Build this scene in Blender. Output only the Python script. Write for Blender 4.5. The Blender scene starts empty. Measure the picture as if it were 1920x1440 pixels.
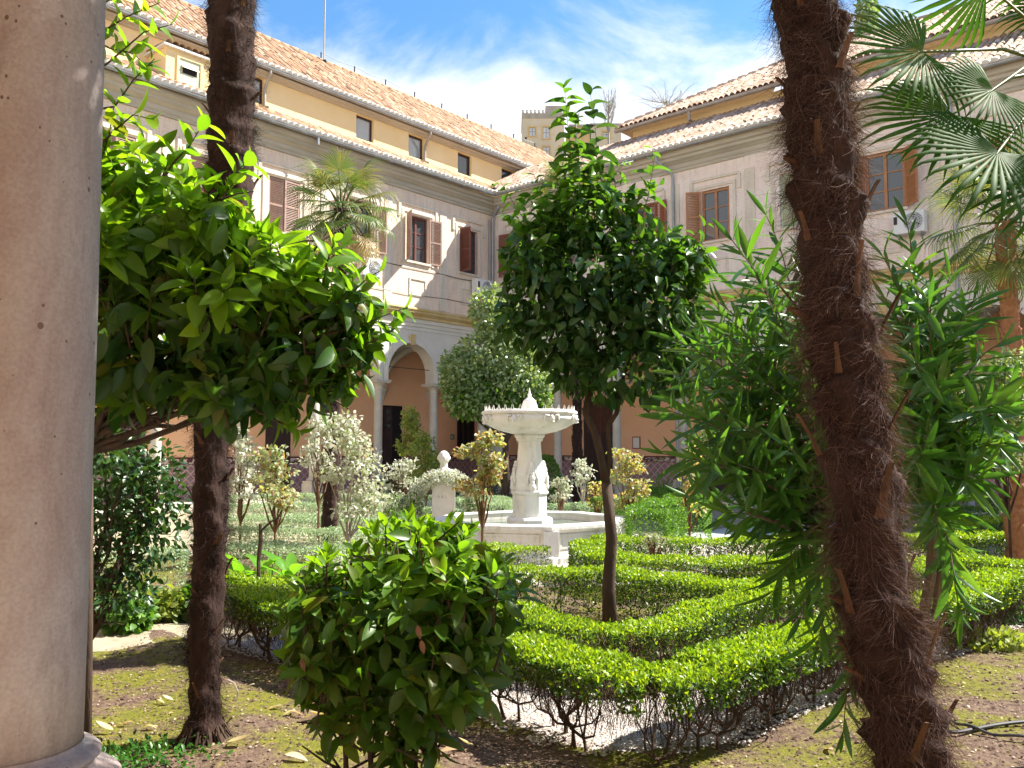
import bpy, math, random
import numpy as np
from math import sin, cos, tan, atan, atan2, pi, radians, sqrt
from mathutils import Vector, Matrix
random.seed(7); RNG = np.random.default_rng(11)
SC = bpy.context.scene
COL = SC.collection

# ---------------------------------------------------------------- camera
EYE = 1.75; PITCH = radians(4.3); FPX = 1600.0
cam_d = bpy.data.cameras.new('camera'); cam = bpy.data.objects.new('camera', cam_d); COL.objects.link(cam)
cam.location = (0, 0, EYE); cam.rotation_euler = (radians(90) + PITCH, 0, 0)
cam_d.sensor_width = 36; cam_d.lens = 36 * FPX / 1920; cam_d.clip_start = .05; cam_d.clip_end = 2000
SC.camera = cam
# court axes: U runs away along the left wing, V runs to the right along the far wing
UX, UY = sin(radians(41)), cos(radians(41))
U = Vector((UX, UY, 0)); V = Vector((UY, -UX, 0)); CORNER = Vector((-.748, 34, 0))
# ---------------------------------------------------------------- sun, sky, exposure
SUN = (U * 1.0 + V * .62 + Vector((0, 0, 1.36))).normalized()
sl = bpy.data.lights.new('sun', 'SUN'); sl.energy = 4.7; sl.angle = radians(.55); sl.color = (1, .94, .83)
so = bpy.data.objects.new('sun', sl); COL.objects.link(so)
so.rotation_euler = SUN.to_track_quat('Z', 'Y').to_euler(); so.location = (10, 5, 40)
W = bpy.data.worlds.new('World'); SC.world = W; W.use_nodes = True
nt = W.node_tree; nt.nodes.clear()
def N(nt, t, **k):
    n = nt.nodes.new(t)
    for a, b in k.items():
        if a in n.bl_rna.properties: setattr(n, a, b)
        else: n.inputs[a].default_value = b
    return n
def L(nt, a, b): nt.links.new(a, b)
sky = N(nt, 'ShaderNodeTexSky', sky_type='NISHITA', sun_disc=False, sun_elevation=math.asin(SUN.z), sun_rotation=atan2(SUN.x, SUN.y), altitude=700, air_density=1.3, dust_density=.6, ozone_density=2.0)
bg1 = N(nt, 'ShaderNodeBackground', Strength=.072); bg2 = N(nt, 'ShaderNodeBackground', Strength=.42, Color=(.93, .96, 1, 1))
hs = N(nt, 'ShaderNodeHueSaturation', Saturation=1.28); L(nt, sky.outputs[0], hs.inputs['Color']); L(nt, hs.outputs[0], bg1.inputs['Color'])
tc = N(nt, 'ShaderNodeTexCoord'); sep = N(nt, 'ShaderNodeSeparateXYZ'); L(nt, tc.outputs['Generated'], sep.inputs[0])
mp = N(nt, 'ShaderNodeMapping'); mp.inputs['Scale'].default_value = (1.0, 1.0, 1.9); mp.inputs['Location'].default_value = (.42, .1, .3); L(nt, tc.outputs['Generated'], mp.inputs[0])
n1 = N(nt, 'ShaderNodeTexNoise', Scale=3.6, Detail=9.0, Roughness=.58, Distortion=.35); L(nt, mp.outputs[0], n1.inputs['Vector'])
# cloud cover thins out with height above the horizon
mr = N(nt, 'ShaderNodeMapRange'); mr.inputs['From Min'].default_value = .28; mr.inputs['From Max'].default_value = .50; mr.inputs['To Min'].default_value = .48; mr.inputs['To Max'].default_value = -.16
L(nt, sep.outputs['Z'], mr.inputs['Value'])
ad = N(nt, 'ShaderNodeMath', operation='ADD'); L(nt, n1.outputs['Fac'], ad.inputs[0]); L(nt, mr.outputs[0], ad.inputs[1])
cr = N(nt, 'ShaderNodeMapRange', interpolation_type='SMOOTHSTEP'); cr.inputs['From Min'].default_value = .46; cr.inputs['From Max'].default_value = .74; L(nt, ad.outputs[0], cr.inputs['Value'])
mx = N(nt, 'ShaderNodeMixShader'); L(nt, cr.outputs[0], mx.inputs[0]); L(nt, bg1.outputs[0], mx.inputs[1]); L(nt, bg2.outputs[0], mx.inputs[2])
wo = N(nt, 'ShaderNodeOutputWorld'); L(nt, mx.outputs[0], wo.inputs[0])
SC.view_settings.view_transform = 'Standard'; SC.view_settings.look = 'None'; SC.view_settings.gamma = 1; SC.view_settings.exposure = 1.72
SC.view_settings.use_curve_mapping = False
SC.cycles.max_bounces = 8; SC.cycles.transparent_max_bounces = 8

# ---------------------------------------------------------------- photo geometry helpers
def ray(px, py):
    return ((px - 960) / (FPX * cos(PITCH) - (720 - py) * sin(PITCH)), tan(PITCH + atan((720 - py) / FPX)))
def at(px, py, Y):                    # the point at depth Y seen at that place of the photograph
    a, b = ray(px, py); return Vector((a * Y, Y, EYE + b * Y))
def on(px, py, z=0.0):                # the point at height z
    a, b = ray(px, py); Y = (z - EYE) / b; return Vector((a * Y, Y, z))

# ---------------------------------------------------------------- materials
def newmat(name):
    m = bpy.data.materials.new(name); m.use_nodes = True; m.node_tree.nodes.clear(); return m, m.node_tree
def out(nt, s): o = N(nt, 'ShaderNodeOutputMaterial'); L(nt, s, o.inputs[0])
def rgba(c): return (c[0], c[1], c[2], 1)
def ramp(nt, cols, pos=None):
    r = N(nt, 'ShaderNodeValToRGB'); e = r.color_ramp.elements
    while len(e) < len(cols): e.new(.5)
    for i, c in enumerate(cols):
        e[i].position = pos[i] if pos else i / (len(cols) - 1); e[i].color = rgba(c)
    return r
def pmat(name, cols, scale=3.0, rough=.8, bump=.0, bscale=30.0, metal=0.0, detail=6, pos=None, spec=.3, stretch=(1, 1, 1), c2=None):
    m, nt = newmat(name); tc = N(nt, 'ShaderNodeTexCoord'); mp = N(nt, 'ShaderNodeMapping'); mp.inputs['Scale'].default_value = stretch
    L(nt, tc.outputs['Object'], mp.inputs[0])
    n = N(nt, 'ShaderNodeTexNoise', Scale=scale, Detail=float(detail), Roughness=.62); L(nt, mp.outputs[0], n.inputs['Vector'])
    r = ramp(nt, cols, pos or ([.3, .7] if len(cols) == 2 else None)); L(nt, n.outputs['Fac'], r.inputs[0])
    b = N(nt, 'ShaderNodeBsdfPrincipled', Roughness=rough, Metallic=metal); b.inputs['Specular IOR Level'].default_value = spec
    L(nt, r.outputs[0], b.inputs['Base Color'])
    if bump:
        n2 = N(nt, 'ShaderNodeTexNoise', Scale=bscale, Detail=5.0); L(nt, mp.outputs[0], n2.inputs['Vector'])
        bp = N(nt, 'ShaderNodeBump', Strength=bump, Distance=.02); L(nt, n2.outputs['Fac'], bp.inputs['Height']); L(nt, bp.outputs[0], b.inputs['Normal'])
    out(nt, b.outputs[0]); return m
def leafmat(name, cols, transl=.4, rough=.38, tcol=1.7, spec=.4, tint=(1.15, 1.1, .35)):
    """leaf: glossy front, light coming through; colour varies from leaf to leaf"""
    m, nt = newmat(name); at_ = N(nt, 'ShaderNodeAttribute', attribute_name='rnd'); oi = N(nt, 'ShaderNodeObjectInfo')
    a = N(nt, 'ShaderNodeMath', operation='ADD'); L(nt, at_.outputs['Fac'], a.inputs[0]); L(nt, oi.outputs['Random'], a.inputs[1])
    f = N(nt, 'ShaderNodeMath', operation='FRACT'); L(nt, a.outputs[0], f.inputs[0])
    r = ramp(nt, cols); L(nt, f.outputs[0], r.inputs[0])
    b = N(nt, 'ShaderNodeBsdfPrincipled', Roughness=rough); b.inputs['Specular IOR Level'].default_value = spec; L(nt, r.outputs[0], b.inputs['Base Color'])
    t = N(nt, 'ShaderNodeBsdfTranslucent'); mul = N(nt, 'ShaderNodeMix', data_type='RGBA', blend_type='MULTIPLY'); mul.inputs[0].default_value = 1
    L(nt, r.outputs[0], mul.inputs[6]); mul.inputs[7].default_value = (tcol * tint[0], tcol * tint[1], tcol * tint[2], 1); L(nt, mul.outputs[2], t.inputs[0])
    x = N(nt, 'ShaderNodeMixShader'); x.inputs[0].default_value = transl; L(nt, b.outputs[0], x.inputs[1]); L(nt, t.outputs[0], x.inputs[2])
    out(nt, x.outputs[0]); return m
def brickwall(name, c1, c2, dirt, scale=1.0, bumpk=.35):
    """old limewash over thin brick: courses show as relief only, the paint is patchy"""
    m, nt = newmat(name); tc = N(nt, 'ShaderNodeTexCoord'); sx = N(nt, 'ShaderNodeSeparateXYZ'); L(nt, tc.outputs['Object'], sx.inputs[0])
    cx = N(nt, 'ShaderNodeCombineXYZ'); L(nt, sx.outputs[0], cx.inputs[0]); L(nt, sx.outputs[2], cx.inputs[1])
    br = N(nt, 'ShaderNodeTexBrick', Scale=1.0); br.inputs['Brick Width'].default_value = .28; br.inputs['Row Height'].default_value = .075; br.inputs['Mortar Size'].default_value = .012
    br.inputs['Color1'].default_value = (1, 1, 1, 1); br.inputs['Color2'].default_value = (.86, .86, .86, 1); br.inputs['Mortar'].default_value = (.6, .6, .6, 1)
    L(nt, cx.outputs[0], br.inputs['Vector'])
    n = N(nt, 'ShaderNodeTexNoise', Scale=.9, Detail=7.0, Roughness=.65); L(nt, tc.outputs['Object'], n.inputs['Vector'])
    r = ramp(nt, [c1, c2], [.35, .68]); L(nt, n.outputs['Fac'], r.inputs[0])
    n3 = N(nt, 'ShaderNodeTexNoise', Scale=2.6, Detail=9.0, Roughness=.75); mp = N(nt, 'ShaderNodeMapping'); mp.inputs['Scale'].default_value = (2.2, 2.2, .45)
    L(nt, tc.outputs['Object'], mp.inputs[0]); L(nt, mp.outputs[0], n3.inputs['Vector'])
    d = N(nt, 'ShaderNodeMapRange'); d.inputs['From Min'].default_value = .46; d.inputs['From Max'].default_value = .72; d.inputs['To Max'].default_value = .75; L(nt, n3.outputs['Fac'], d.inputs[0])
    x = N(nt, 'ShaderNodeMix', data_type='RGBA'); L(nt, d.outputs[0], x.inputs[0]); L(nt, r.outputs[0], x.inputs[6]); x.inputs[7].default_value = rgba(dirt)
    x2 = N(nt, 'ShaderNodeMix', data_type='RGBA', blend_type='MULTIPLY'); x2.inputs[0].default_value = .22; L(nt, x.outputs[2], x2.inputs[6]); L(nt, br.outputs[0], x2.inputs[7])
    b = N(nt, 'ShaderNodeBsdfPrincipled', Roughness=.9); b.inputs['Specular IOR Level'].default_value = .15; L(nt, x2.outputs[2], b.inputs['Base Color'])
    n2 = N(nt, 'ShaderNodeTexNoise', Scale=9.0, Detail=6.0); L(nt, tc.outputs['Object'], n2.inputs['Vector'])
    ma = N(nt, 'ShaderNodeMath', operation='MULTIPLY_ADD'); ma.inputs[1].default_value = .8; L(nt, n2.outputs['Fac'], ma.inputs[0]); L(nt, br.outputs[0], ma.inputs[2])
    bp = N(nt, 'ShaderNodeBump', Strength=bumpk, Distance=.02); L(nt, ma.outputs[0], bp.inputs['Height']); L(nt, bp.outputs[0], b.inputs['Normal'])
    out(nt, b.outputs[0]); return m

M = {}
M['wall_left'] = brickwall('wall_left', (.80, .68, .55), (.78, .60, .49), (.50, .44, .36))
M['wall_far'] = brickwall('wall_far', (.82, .74, .68), (.82, .67, .60), (.52, .47, .42))
M['yellow'] = pmat('yellow_wash', [(.76, .58, .30), (.80, .64, .37)], 1.4, .9, .15, 25)
M['panel'] = brickwall('panel_wash', (.70, .64, .55), (.68, .60, .50), (.46, .42, .35))
M['stone'] = pmat('stone', [(.50, .46, .38), (.62, .58, .50)], 2.2, .8, .25, 18)
M['white'] = pmat('limewash', [(.60, .57, .50), (.70, .67, .60)], 1.6, .85, .2, 12)
M['ochre'] = pmat('ochre_stone', [(.50, .36, .13), (.62, .50, .30)], 2.2, .85, .2, 20)
M['cornice'] = pmat('cornice_stone', [(.36, .33, .27), (.50, .46, .39)], 1.2, .85, .2, 15, stretch=(.6, .6, 3))
M['orange'] = pmat('orange_render', [(.82, .47, .28), (.86, .53, .34)], 1.2, .85, .1, 20)
M['vault'] = pmat('vault_plaster', [(.50, .47, .40), (.60, .56, .48)], 1.2, .85)
M['wood'] = pmat('brown_paint', [(.10, .035, .028), (.17, .065, .05)], 5, .5, .1, 40)
M['wood_red'] = pmat('red_brown_paint', [(.22, .075, .045), (.30, .11, .07)], 5, .5)
M['wood_pink'] = pmat('faded_brown_paint', [(.30, .19, .155), (.38, .26, .21)], 5, .6)
M['wood_tan'] = pmat('tan_wood', [(.34, .15, .07), (.44, .22, .11)], 6, .5)
M['wood_green'] = pmat('pale_green_paint', [(.42, .46, .34), (.5, .54, .42)], 5, .6)
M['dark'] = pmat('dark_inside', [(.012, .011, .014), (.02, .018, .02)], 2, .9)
M['dark_wood'] = pmat('dark_door_wood', [(.03, .018, .02), (.06, .035, .035)], 4, .5)
M['curtain'] = pmat('curtain', [(.34, .24, .12), (.5, .36, .2)], 9, .9, stretch=(4, 4, .3))
M['zinc'] = pmat('zinc', [(.26, .28, .30), (.38, .40, .42)], 3, .45, metal=.5)
M['rustpipe'] = pmat('weathered_pipe', [(.30, .27, .24), (.42, .40, .37)], 2, .55, metal=.2)
M['ac'] = pmat('ac_paint', [(.66, .67, .68), (.72, .73, .73)], 3, .4)
M['grille'] = pmat('grille', [(.20, .22, .24), (.30, .32, .34)], 8, .5)
M['mortar'] = pmat('mortar', [(.60, .57, .52), (.78, .76, .72)], 9, .9, .3, 40)
M['marble'] = pmat('fountain_marble', [(.40, .38, .31), (.66, .64, .59), (.76, .74, .71), (.60, .57, .51)], 3.0, .6, .35, 18, pos=[.27, .42, .6, .78], stretch=(1.6, 1.6, .5), detail=10)
M['bust'] = pmat('bust_marble', [(.55, .53, .5), (.66, .64, .6)], 6, .6)
M['old_column'] = None
M['bark'] = pmat('bark', [(.035, .022, .016), (.075, .05, .035)], 14, .9, .5, 40, stretch=(1, 1, .3))
M['bark_grey'] = pmat('grey_bark', [(.10, .075, .05), (.17, .13, .095)], 14, .9, .5, 40, stretch=(1, 1, .3))
M['twig'] = pmat('twig', [(.045, .028, .02), (.10, .065, .045)], 20, .9)
M['twig_red'] = pmat('red_twig', [(.10, .06, .03), (.18, .09, .05)], 12, .7)
M['bare'] = pmat('bare_twig', [(.30, .26, .22), (.42, .38, .33)], 12, .9)
M['earth'] = pmat('earth_hill', [(.12, .12, .05), (.2, .17, .1)], .05, .95)
M['tower'] = pmat('old_render', [(.62, .50, .34), (.74, .62, .44)], .35, .9, .2, 3)
M['tower_grey'] = pmat('old_stone', [(.34, .29, .22), (.52, .45, .36)], .8, .9, .3, 3)
M['tower_trim'] = pmat('ochre_trim', [(.66, .43, .17), (.72, .5, .24)], 1, .9)
M['black'] = pmat('black_plastic', [(.012, .012, .012), (.03, .03, .03)], 20, .4)
M['green_sign'] = pmat('green_sign', [(.0, .10, .04), (.0, .12, .05)], 2, .4)
M['paper'] = pmat('paper', [(.68, .67, .63), (.74, .73, .7)], 5, .7)
M['frosted'] = pmat('frosted', [(.6, .6, .6), (.7, .7, .7)], 5, .3)
m, nt_ = newmat('window_glass'); b_ = N(nt_, 'ShaderNodeBsdfPrincipled', Roughness=.04); b_.inputs['Base Color'].default_value = (.05, .06, .07, 1); b_.inputs['Specular IOR Level'].default_value = .9
n_ = N(nt_, 'ShaderNodeTexNoise', Scale=1.2); bp_ = N(nt_, 'ShaderNodeBump', Strength=.06); L(nt_, n_.outputs[0], bp_.inputs['Height']); L(nt_, bp_.outputs[0], b_.inputs['Normal']); out(nt_, b_.outputs[0]); M['glass'] = m
m, nt_ = newmat('sky_glass'); b_ = N(nt_, 'ShaderNodeBsdfPrincipled', Roughness=.05); b_.inputs['Base Color'].default_value = (.30, .33, .36, 1); b_.inputs['Specular IOR Level'].default_value = 1
out(nt_, b_.outputs[0]); M['pale_glass'] = m

# roof tiles: terracotta, each tile its own tone
def tilemat(name, cols):
    m, nt = newmat(name); at_ = N(nt, 'ShaderNodeAttribute', attribute_name='rnd'); oi = N(nt, 'ShaderNodeObjectInfo')
    a = N(nt, 'ShaderNodeMath', operation='ADD'); L(nt, at_.outputs['Fac'], a.inputs[0]); L(nt, oi.outputs['Random'], a.inputs[1]); f = N(nt, 'ShaderNodeMath', operation='FRACT'); L(nt, a.outputs[0], f.inputs[0])
    r = ramp(nt, cols); L(nt, f.outputs[0], r.inputs[0])
    tc = N(nt, 'ShaderNodeTexCoord'); n = N(nt, 'ShaderNodeTexNoise', Scale=5.0, Detail=8.0, Roughness=.7); L(nt, tc.outputs['Object'], n.inputs['Vector'])
    x = N(nt, 'ShaderNodeMix', data_type='RGBA'); mr = N(nt, 'ShaderNodeMapRange'); mr.inputs['From Min'].default_value = .5; mr.inputs['From Max'].default_value = .75; mr.inputs['To Max'].default_value = .55
    L(nt, n.outputs[0], mr.inputs[0]); L(nt, mr.outputs[0], x.inputs[0]); L(nt, r.outputs[0], x.inputs[6]); x.inputs[7].default_value = (.34, .29, .21, 1)
    b = N(nt, 'ShaderNodeBsdfPrincipled', Roughness=.9); b.inputs['Specular IOR Level'].default_value = .15; L(nt, x.outputs[2], b.inputs['Base Color']); out(nt, b.outputs[0]); return m
M['tile'] = tilemat('roof_tile', [(.18, .10, .065), (.46, .29, .18), (.31, .17, .10), (.56, .42, .29), (.24, .15, .10), (.42, .24, .14), (.36, .25, .16)])
M['tile_far'] = tilemat('roof_tile_pale', [(.22, .13, .09), (.56, .42, .31), (.32, .19, .13), (.64, .51, .40), (.30, .21, .15), (.50, .33, .24), (.44, .32, .24)])

# the old stone column: pinkish grey, pitted, stained
m, nt_ = newmat('old_column'); tc_ = N(nt_, 'ShaderNodeTexCoord')
a_ = N(nt_, 'ShaderNodeTexNoise', Scale=2.6, Detail=9.0, Roughness=.68, Distortion=.6); mq_ = N(nt_, 'ShaderNodeMapping'); mq_.inputs['Scale'].default_value = (1.5, 1.5, .55); L(nt_, tc_.outputs['Object'], mq_.inputs[0]); L(nt_, mq_.outputs[0], a_.inputs['Vector'])
r_ = ramp(nt_, [(.20, .145, .14), (.35, .30, .285), (.30, .235, .22), (.21, .15, .145)], [.3, .46, .58, .74]); L(nt_, a_.outputs[0], r_.inputs[0])
s_ = N(nt_, 'ShaderNodeTexNoise', Scale=95.0, Detail=3.0); L(nt_, tc_.outputs['Object'], s_.inputs['Vector'])
x_ = N(nt_, 'ShaderNodeMix', data_type='RGBA', blend_type='MULTIPLY'); x_.inputs[0].default_value = .3; L(nt_, r_.outputs[0], x_.inputs[6]); rr_ = ramp(nt_, [(.66, .62, .6), (1.25, 1.22, 1.2)], [.35, .65]); L(nt_, s_.outputs[0], rr_.inputs[0]); L(nt_, rr_.outputs[0], x_.inputs[7])
v_ = N(nt_, 'ShaderNodeTexVoronoi', Scale=26.0); mp_ = N(nt_, 'ShaderNodeMapping'); mp_.inputs['Scale'].default_value = (1, 1, .8); L(nt_, tc_.outputs['Object'], mp_.inputs[0]); L(nt_, mp_.outputs[0], v_.inputs['Vector'])
w_ = N(nt_, 'ShaderNodeTexNoise', Scale=6.0, Detail=4.0); L(nt_, tc_.outputs['Object'], w_.inputs['Vector'])
thr = N(nt_, 'ShaderNodeMapRange'); thr.inputs['From Min'].default_value = .45; thr.inputs['From Max'].default_value = .75; thr.inputs['To Min'].default_value = .02; thr.inputs['To Max'].default_value = .26; L(nt_, w_.outputs[0], thr.inputs[0])
lt = N(nt_, 'ShaderNodeMath', operation='LESS_THAN'); L(nt_, v_.outputs['Distance'], lt.inputs[0]); L(nt_, thr.outputs[0], lt.inputs[1])
x2_ = N(nt_, 'ShaderNodeMix', data_type='RGBA'); L(nt_, lt.outputs[0], x2_.inputs[0]); L(nt_, x_.outputs[2], x2_.inputs[6]); x2_.inputs[7].default_value = (.13, .085, .07, 1)
b_ = N(nt_, 'ShaderNodeBsdfPrincipled', Roughness=.75); L(nt_, x2_.outputs[2], b_.inputs['Base Color'])
h_ = N(nt_, 'ShaderNodeMath', operation='MULTIPLY_ADD'); h_.inputs[1].default_value = -1.2; L(nt_, lt.outputs[0], h_.inputs[0]); L(nt_, s_.outputs[0], h_.inputs[2])
bp_ = N(nt_, 'ShaderNodeBump', Strength=.5, Distance=.004); L(nt_, h_.outputs[0], bp_.inputs['Height']); L(nt_, bp_.outputs[0], b_.inputs['Normal']); out(nt_, b_.outputs[0]); M['old_column'] = m

# glazed dado: purple-brown tiles with a pale lattice, a patterned border above
m, nt_ = newmat('glazed_dado'); tc_ = N(nt_, 'ShaderNodeTexCoord'); mp_ = N(nt_, 'ShaderNodeMapping'); mp_.inputs['Scale'].default_value = (3.3, 3.3, 3.3); L(nt_, tc_.outputs['Object'], mp_.inputs[0])
sx_ = N(nt_, 'ShaderNodeSeparateXYZ'); L(nt_, mp_.outputs[0], sx_.inputs[0])
def mth(op, a, b=None, c=None):
    n = N(nt_, 'ShaderNodeMath', operation=op)
    for i, v in enumerate((a, b, c)):
        if v is None: continue
        if isinstance(v, (int, float)): n.inputs[i].default_value = v
        else: L(nt_, v, n.inputs[i])
    return n.outputs[0]
p1 = mth('ABSOLUTE', mth('SUBTRACT', mth('FRACT', mth('ADD', sx_.outputs[0], sx_.outputs[2])), .5))
p2 = mth('ABSOLUTE', mth('SUBTRACT', mth('FRACT', mth('SUBTRACT', sx_.outputs[0], sx_.outputs[2])), .5))
ln = mth('LESS_THAN', mth('MINIMUM', p1, p2), .06)
x_ = N(nt_, 'ShaderNodeMix', data_type='RGBA'); L(nt_, ln, x_.inputs[0]); x_.inputs[6].default_value = (.30, .17, .19, 1); x_.inputs[7].default_value = (.55, .45, .43, 1)
b_ = N(nt_, 'ShaderNodeBsdfPrincipled', Roughness=.3); L(nt_, x_.outputs[2], b_.inputs['Base Color']); out(nt_, b_.outputs[0]); M['dado'] = m
M['dado_border'] = pmat('dado_border', [(.10, .04, .05), (.6, .5, .45)], 9, .3, pos=[.47, .53], detail=2)
M['dado_line'] = pmat('dado_line', [(.09, .02, .02), (.13, .03, .03)], 4, .3)

# leaves
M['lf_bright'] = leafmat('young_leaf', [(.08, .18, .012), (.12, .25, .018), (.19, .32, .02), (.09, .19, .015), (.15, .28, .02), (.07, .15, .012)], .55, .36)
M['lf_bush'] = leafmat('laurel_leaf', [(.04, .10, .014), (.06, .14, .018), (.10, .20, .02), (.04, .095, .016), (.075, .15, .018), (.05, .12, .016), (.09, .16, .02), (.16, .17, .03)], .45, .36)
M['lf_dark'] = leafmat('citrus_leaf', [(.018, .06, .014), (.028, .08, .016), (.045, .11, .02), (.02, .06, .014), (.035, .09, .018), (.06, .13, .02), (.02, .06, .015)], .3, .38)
M['lf_shoot'] = leafmat('citrus_shoot_leaf', [(.035, .11, .014), (.06, .15, .02), (.10, .21, .02), (.045, .12, .015)], .45, .3)
M['lf_olea'] = leafmat('oleander_leaf', [(.04, .13, .025), (.06, .17, .03), (.09, .21, .03), (.04, .12, .025), (.05, .14, .03), (.10, .19, .04)], .42, .36)
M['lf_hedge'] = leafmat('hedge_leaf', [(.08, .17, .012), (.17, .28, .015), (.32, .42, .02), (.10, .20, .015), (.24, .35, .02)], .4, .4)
M['lf_hedge_old_shaded'] = leafmat('shaded_mature_hedge_leaf', [(.025, .07, .012), (.04, .10, .015), (.06, .13, .015), (.05, .05, .02)], .22, .4)  # mature leaves, with the shade of the hedge sides put into the colour
M['boot_sun'] = pmat('sunlit_leaf_base', [(.22, .09, .04), (.38, .18, .09)], 18, .7)
M['lf_hedge_far'] = leafmat('clipped_hedge_leaf', [(.045, .13, .02), (.08, .18, .025), (.13, .25, .03)], .38, .45)
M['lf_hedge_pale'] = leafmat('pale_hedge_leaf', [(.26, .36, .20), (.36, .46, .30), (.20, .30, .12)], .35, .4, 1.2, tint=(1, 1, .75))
M['lf_silver'] = leafmat('silver_leaf', [(.12, .19, .07), (.20, .28, .13), (.32, .40, .26), (.09, .16, .05)], .35, .35)
M['lf_yellow'] = leafmat('yellow_green_leaf', [(.17, .22, .05), (.24, .29, .07), (.13, .19, .04)], .4, .5)
M['lf_rose'] = leafmat('rose_leaf', [(.32, .38, .20), (.22, .31, .11), (.46, .48, .36), (.32, .24, .15), (.25, .33, .13), (.5, .5, .42)], .42, .35, 1.2, tint=(1, 1, .75))
M['lf_rose_white'] = leafmat('pale_rose_leaf', [(.50, .53, .42), (.60, .62, .54), (.38, .44, .26), (.55, .50, .42)], .4, .4, 1.1, tint=(1, 1, .9))
M['lf_rose_red'] = leafmat('red_rose_leaf', [(.34, .17, .10), (.30, .33, .14), (.46, .42, .32), (.22, .30, .10), (.30, .12, .08), (.26, .32, .14)], .45, .4)
M['lf_calla'] = leafmat('calla_leaf', [(.09, .24, .02), (.13, .30, .03)], .5, .3)
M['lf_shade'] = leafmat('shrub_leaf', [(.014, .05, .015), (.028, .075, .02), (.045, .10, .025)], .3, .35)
M['lf_cover'] = leafmat('ground_cover_leaf', [(.03, .11, .015), (.05, .16, .02)], .35, .35)
M['frond'] = leafmat('palm_leaf', [(.025, .075, .012), (.04, .11, .015), (.06, .14, .018)], .34, .6, spec=.15)
M['frond_sun'] = leafmat('palm_leaf_dry', [(.07, .13, .03), (.14, .17, .05), (.06, .12, .03), (.22, .20, .08), (.06, .13, .03)], .3, .4)
M['dryleaf'] = leafmat('dry_leaf', [(.42, .33, .17), (.5, .44, .3), (.36, .22, .1)], .2, .5)
M['dead_leaf'] = leafmat('dead_leaf', [(.13, .06, .035), (.2, .09, .05)], .1, .6)
M['fibre'] = leafmat('palm_fibre', [(.04, .019, .021), (.08, .042, .042), (.20, .135, .12), (.055, .027, .027), (.10, .055, .052)], .15, .75, 1.0, .1)
M['fibre_dark'] = leafmat('dark_palm_fibre', [(.009, .005, .005), (.016, .009, .008), (.045, .027, .021), (.011, .006, .006)], .05, .8, 1.0, .1)
M['core'] = pmat('palm_core', [(.018, .009, .008), (.05, .026, .02)], 16, .95, .6, 45, stretch=(1, 1, .35))
M['boot'] = pmat('leaf_base', [(.05, .023, .013), (.15, .07, .035)], 18, .7, .3, 30, stretch=(1, 1, .2))
M['petiole'] = pmat('petiole', [(.07, .10, .02), (.12, .14, .04)], 8, .5)

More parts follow.
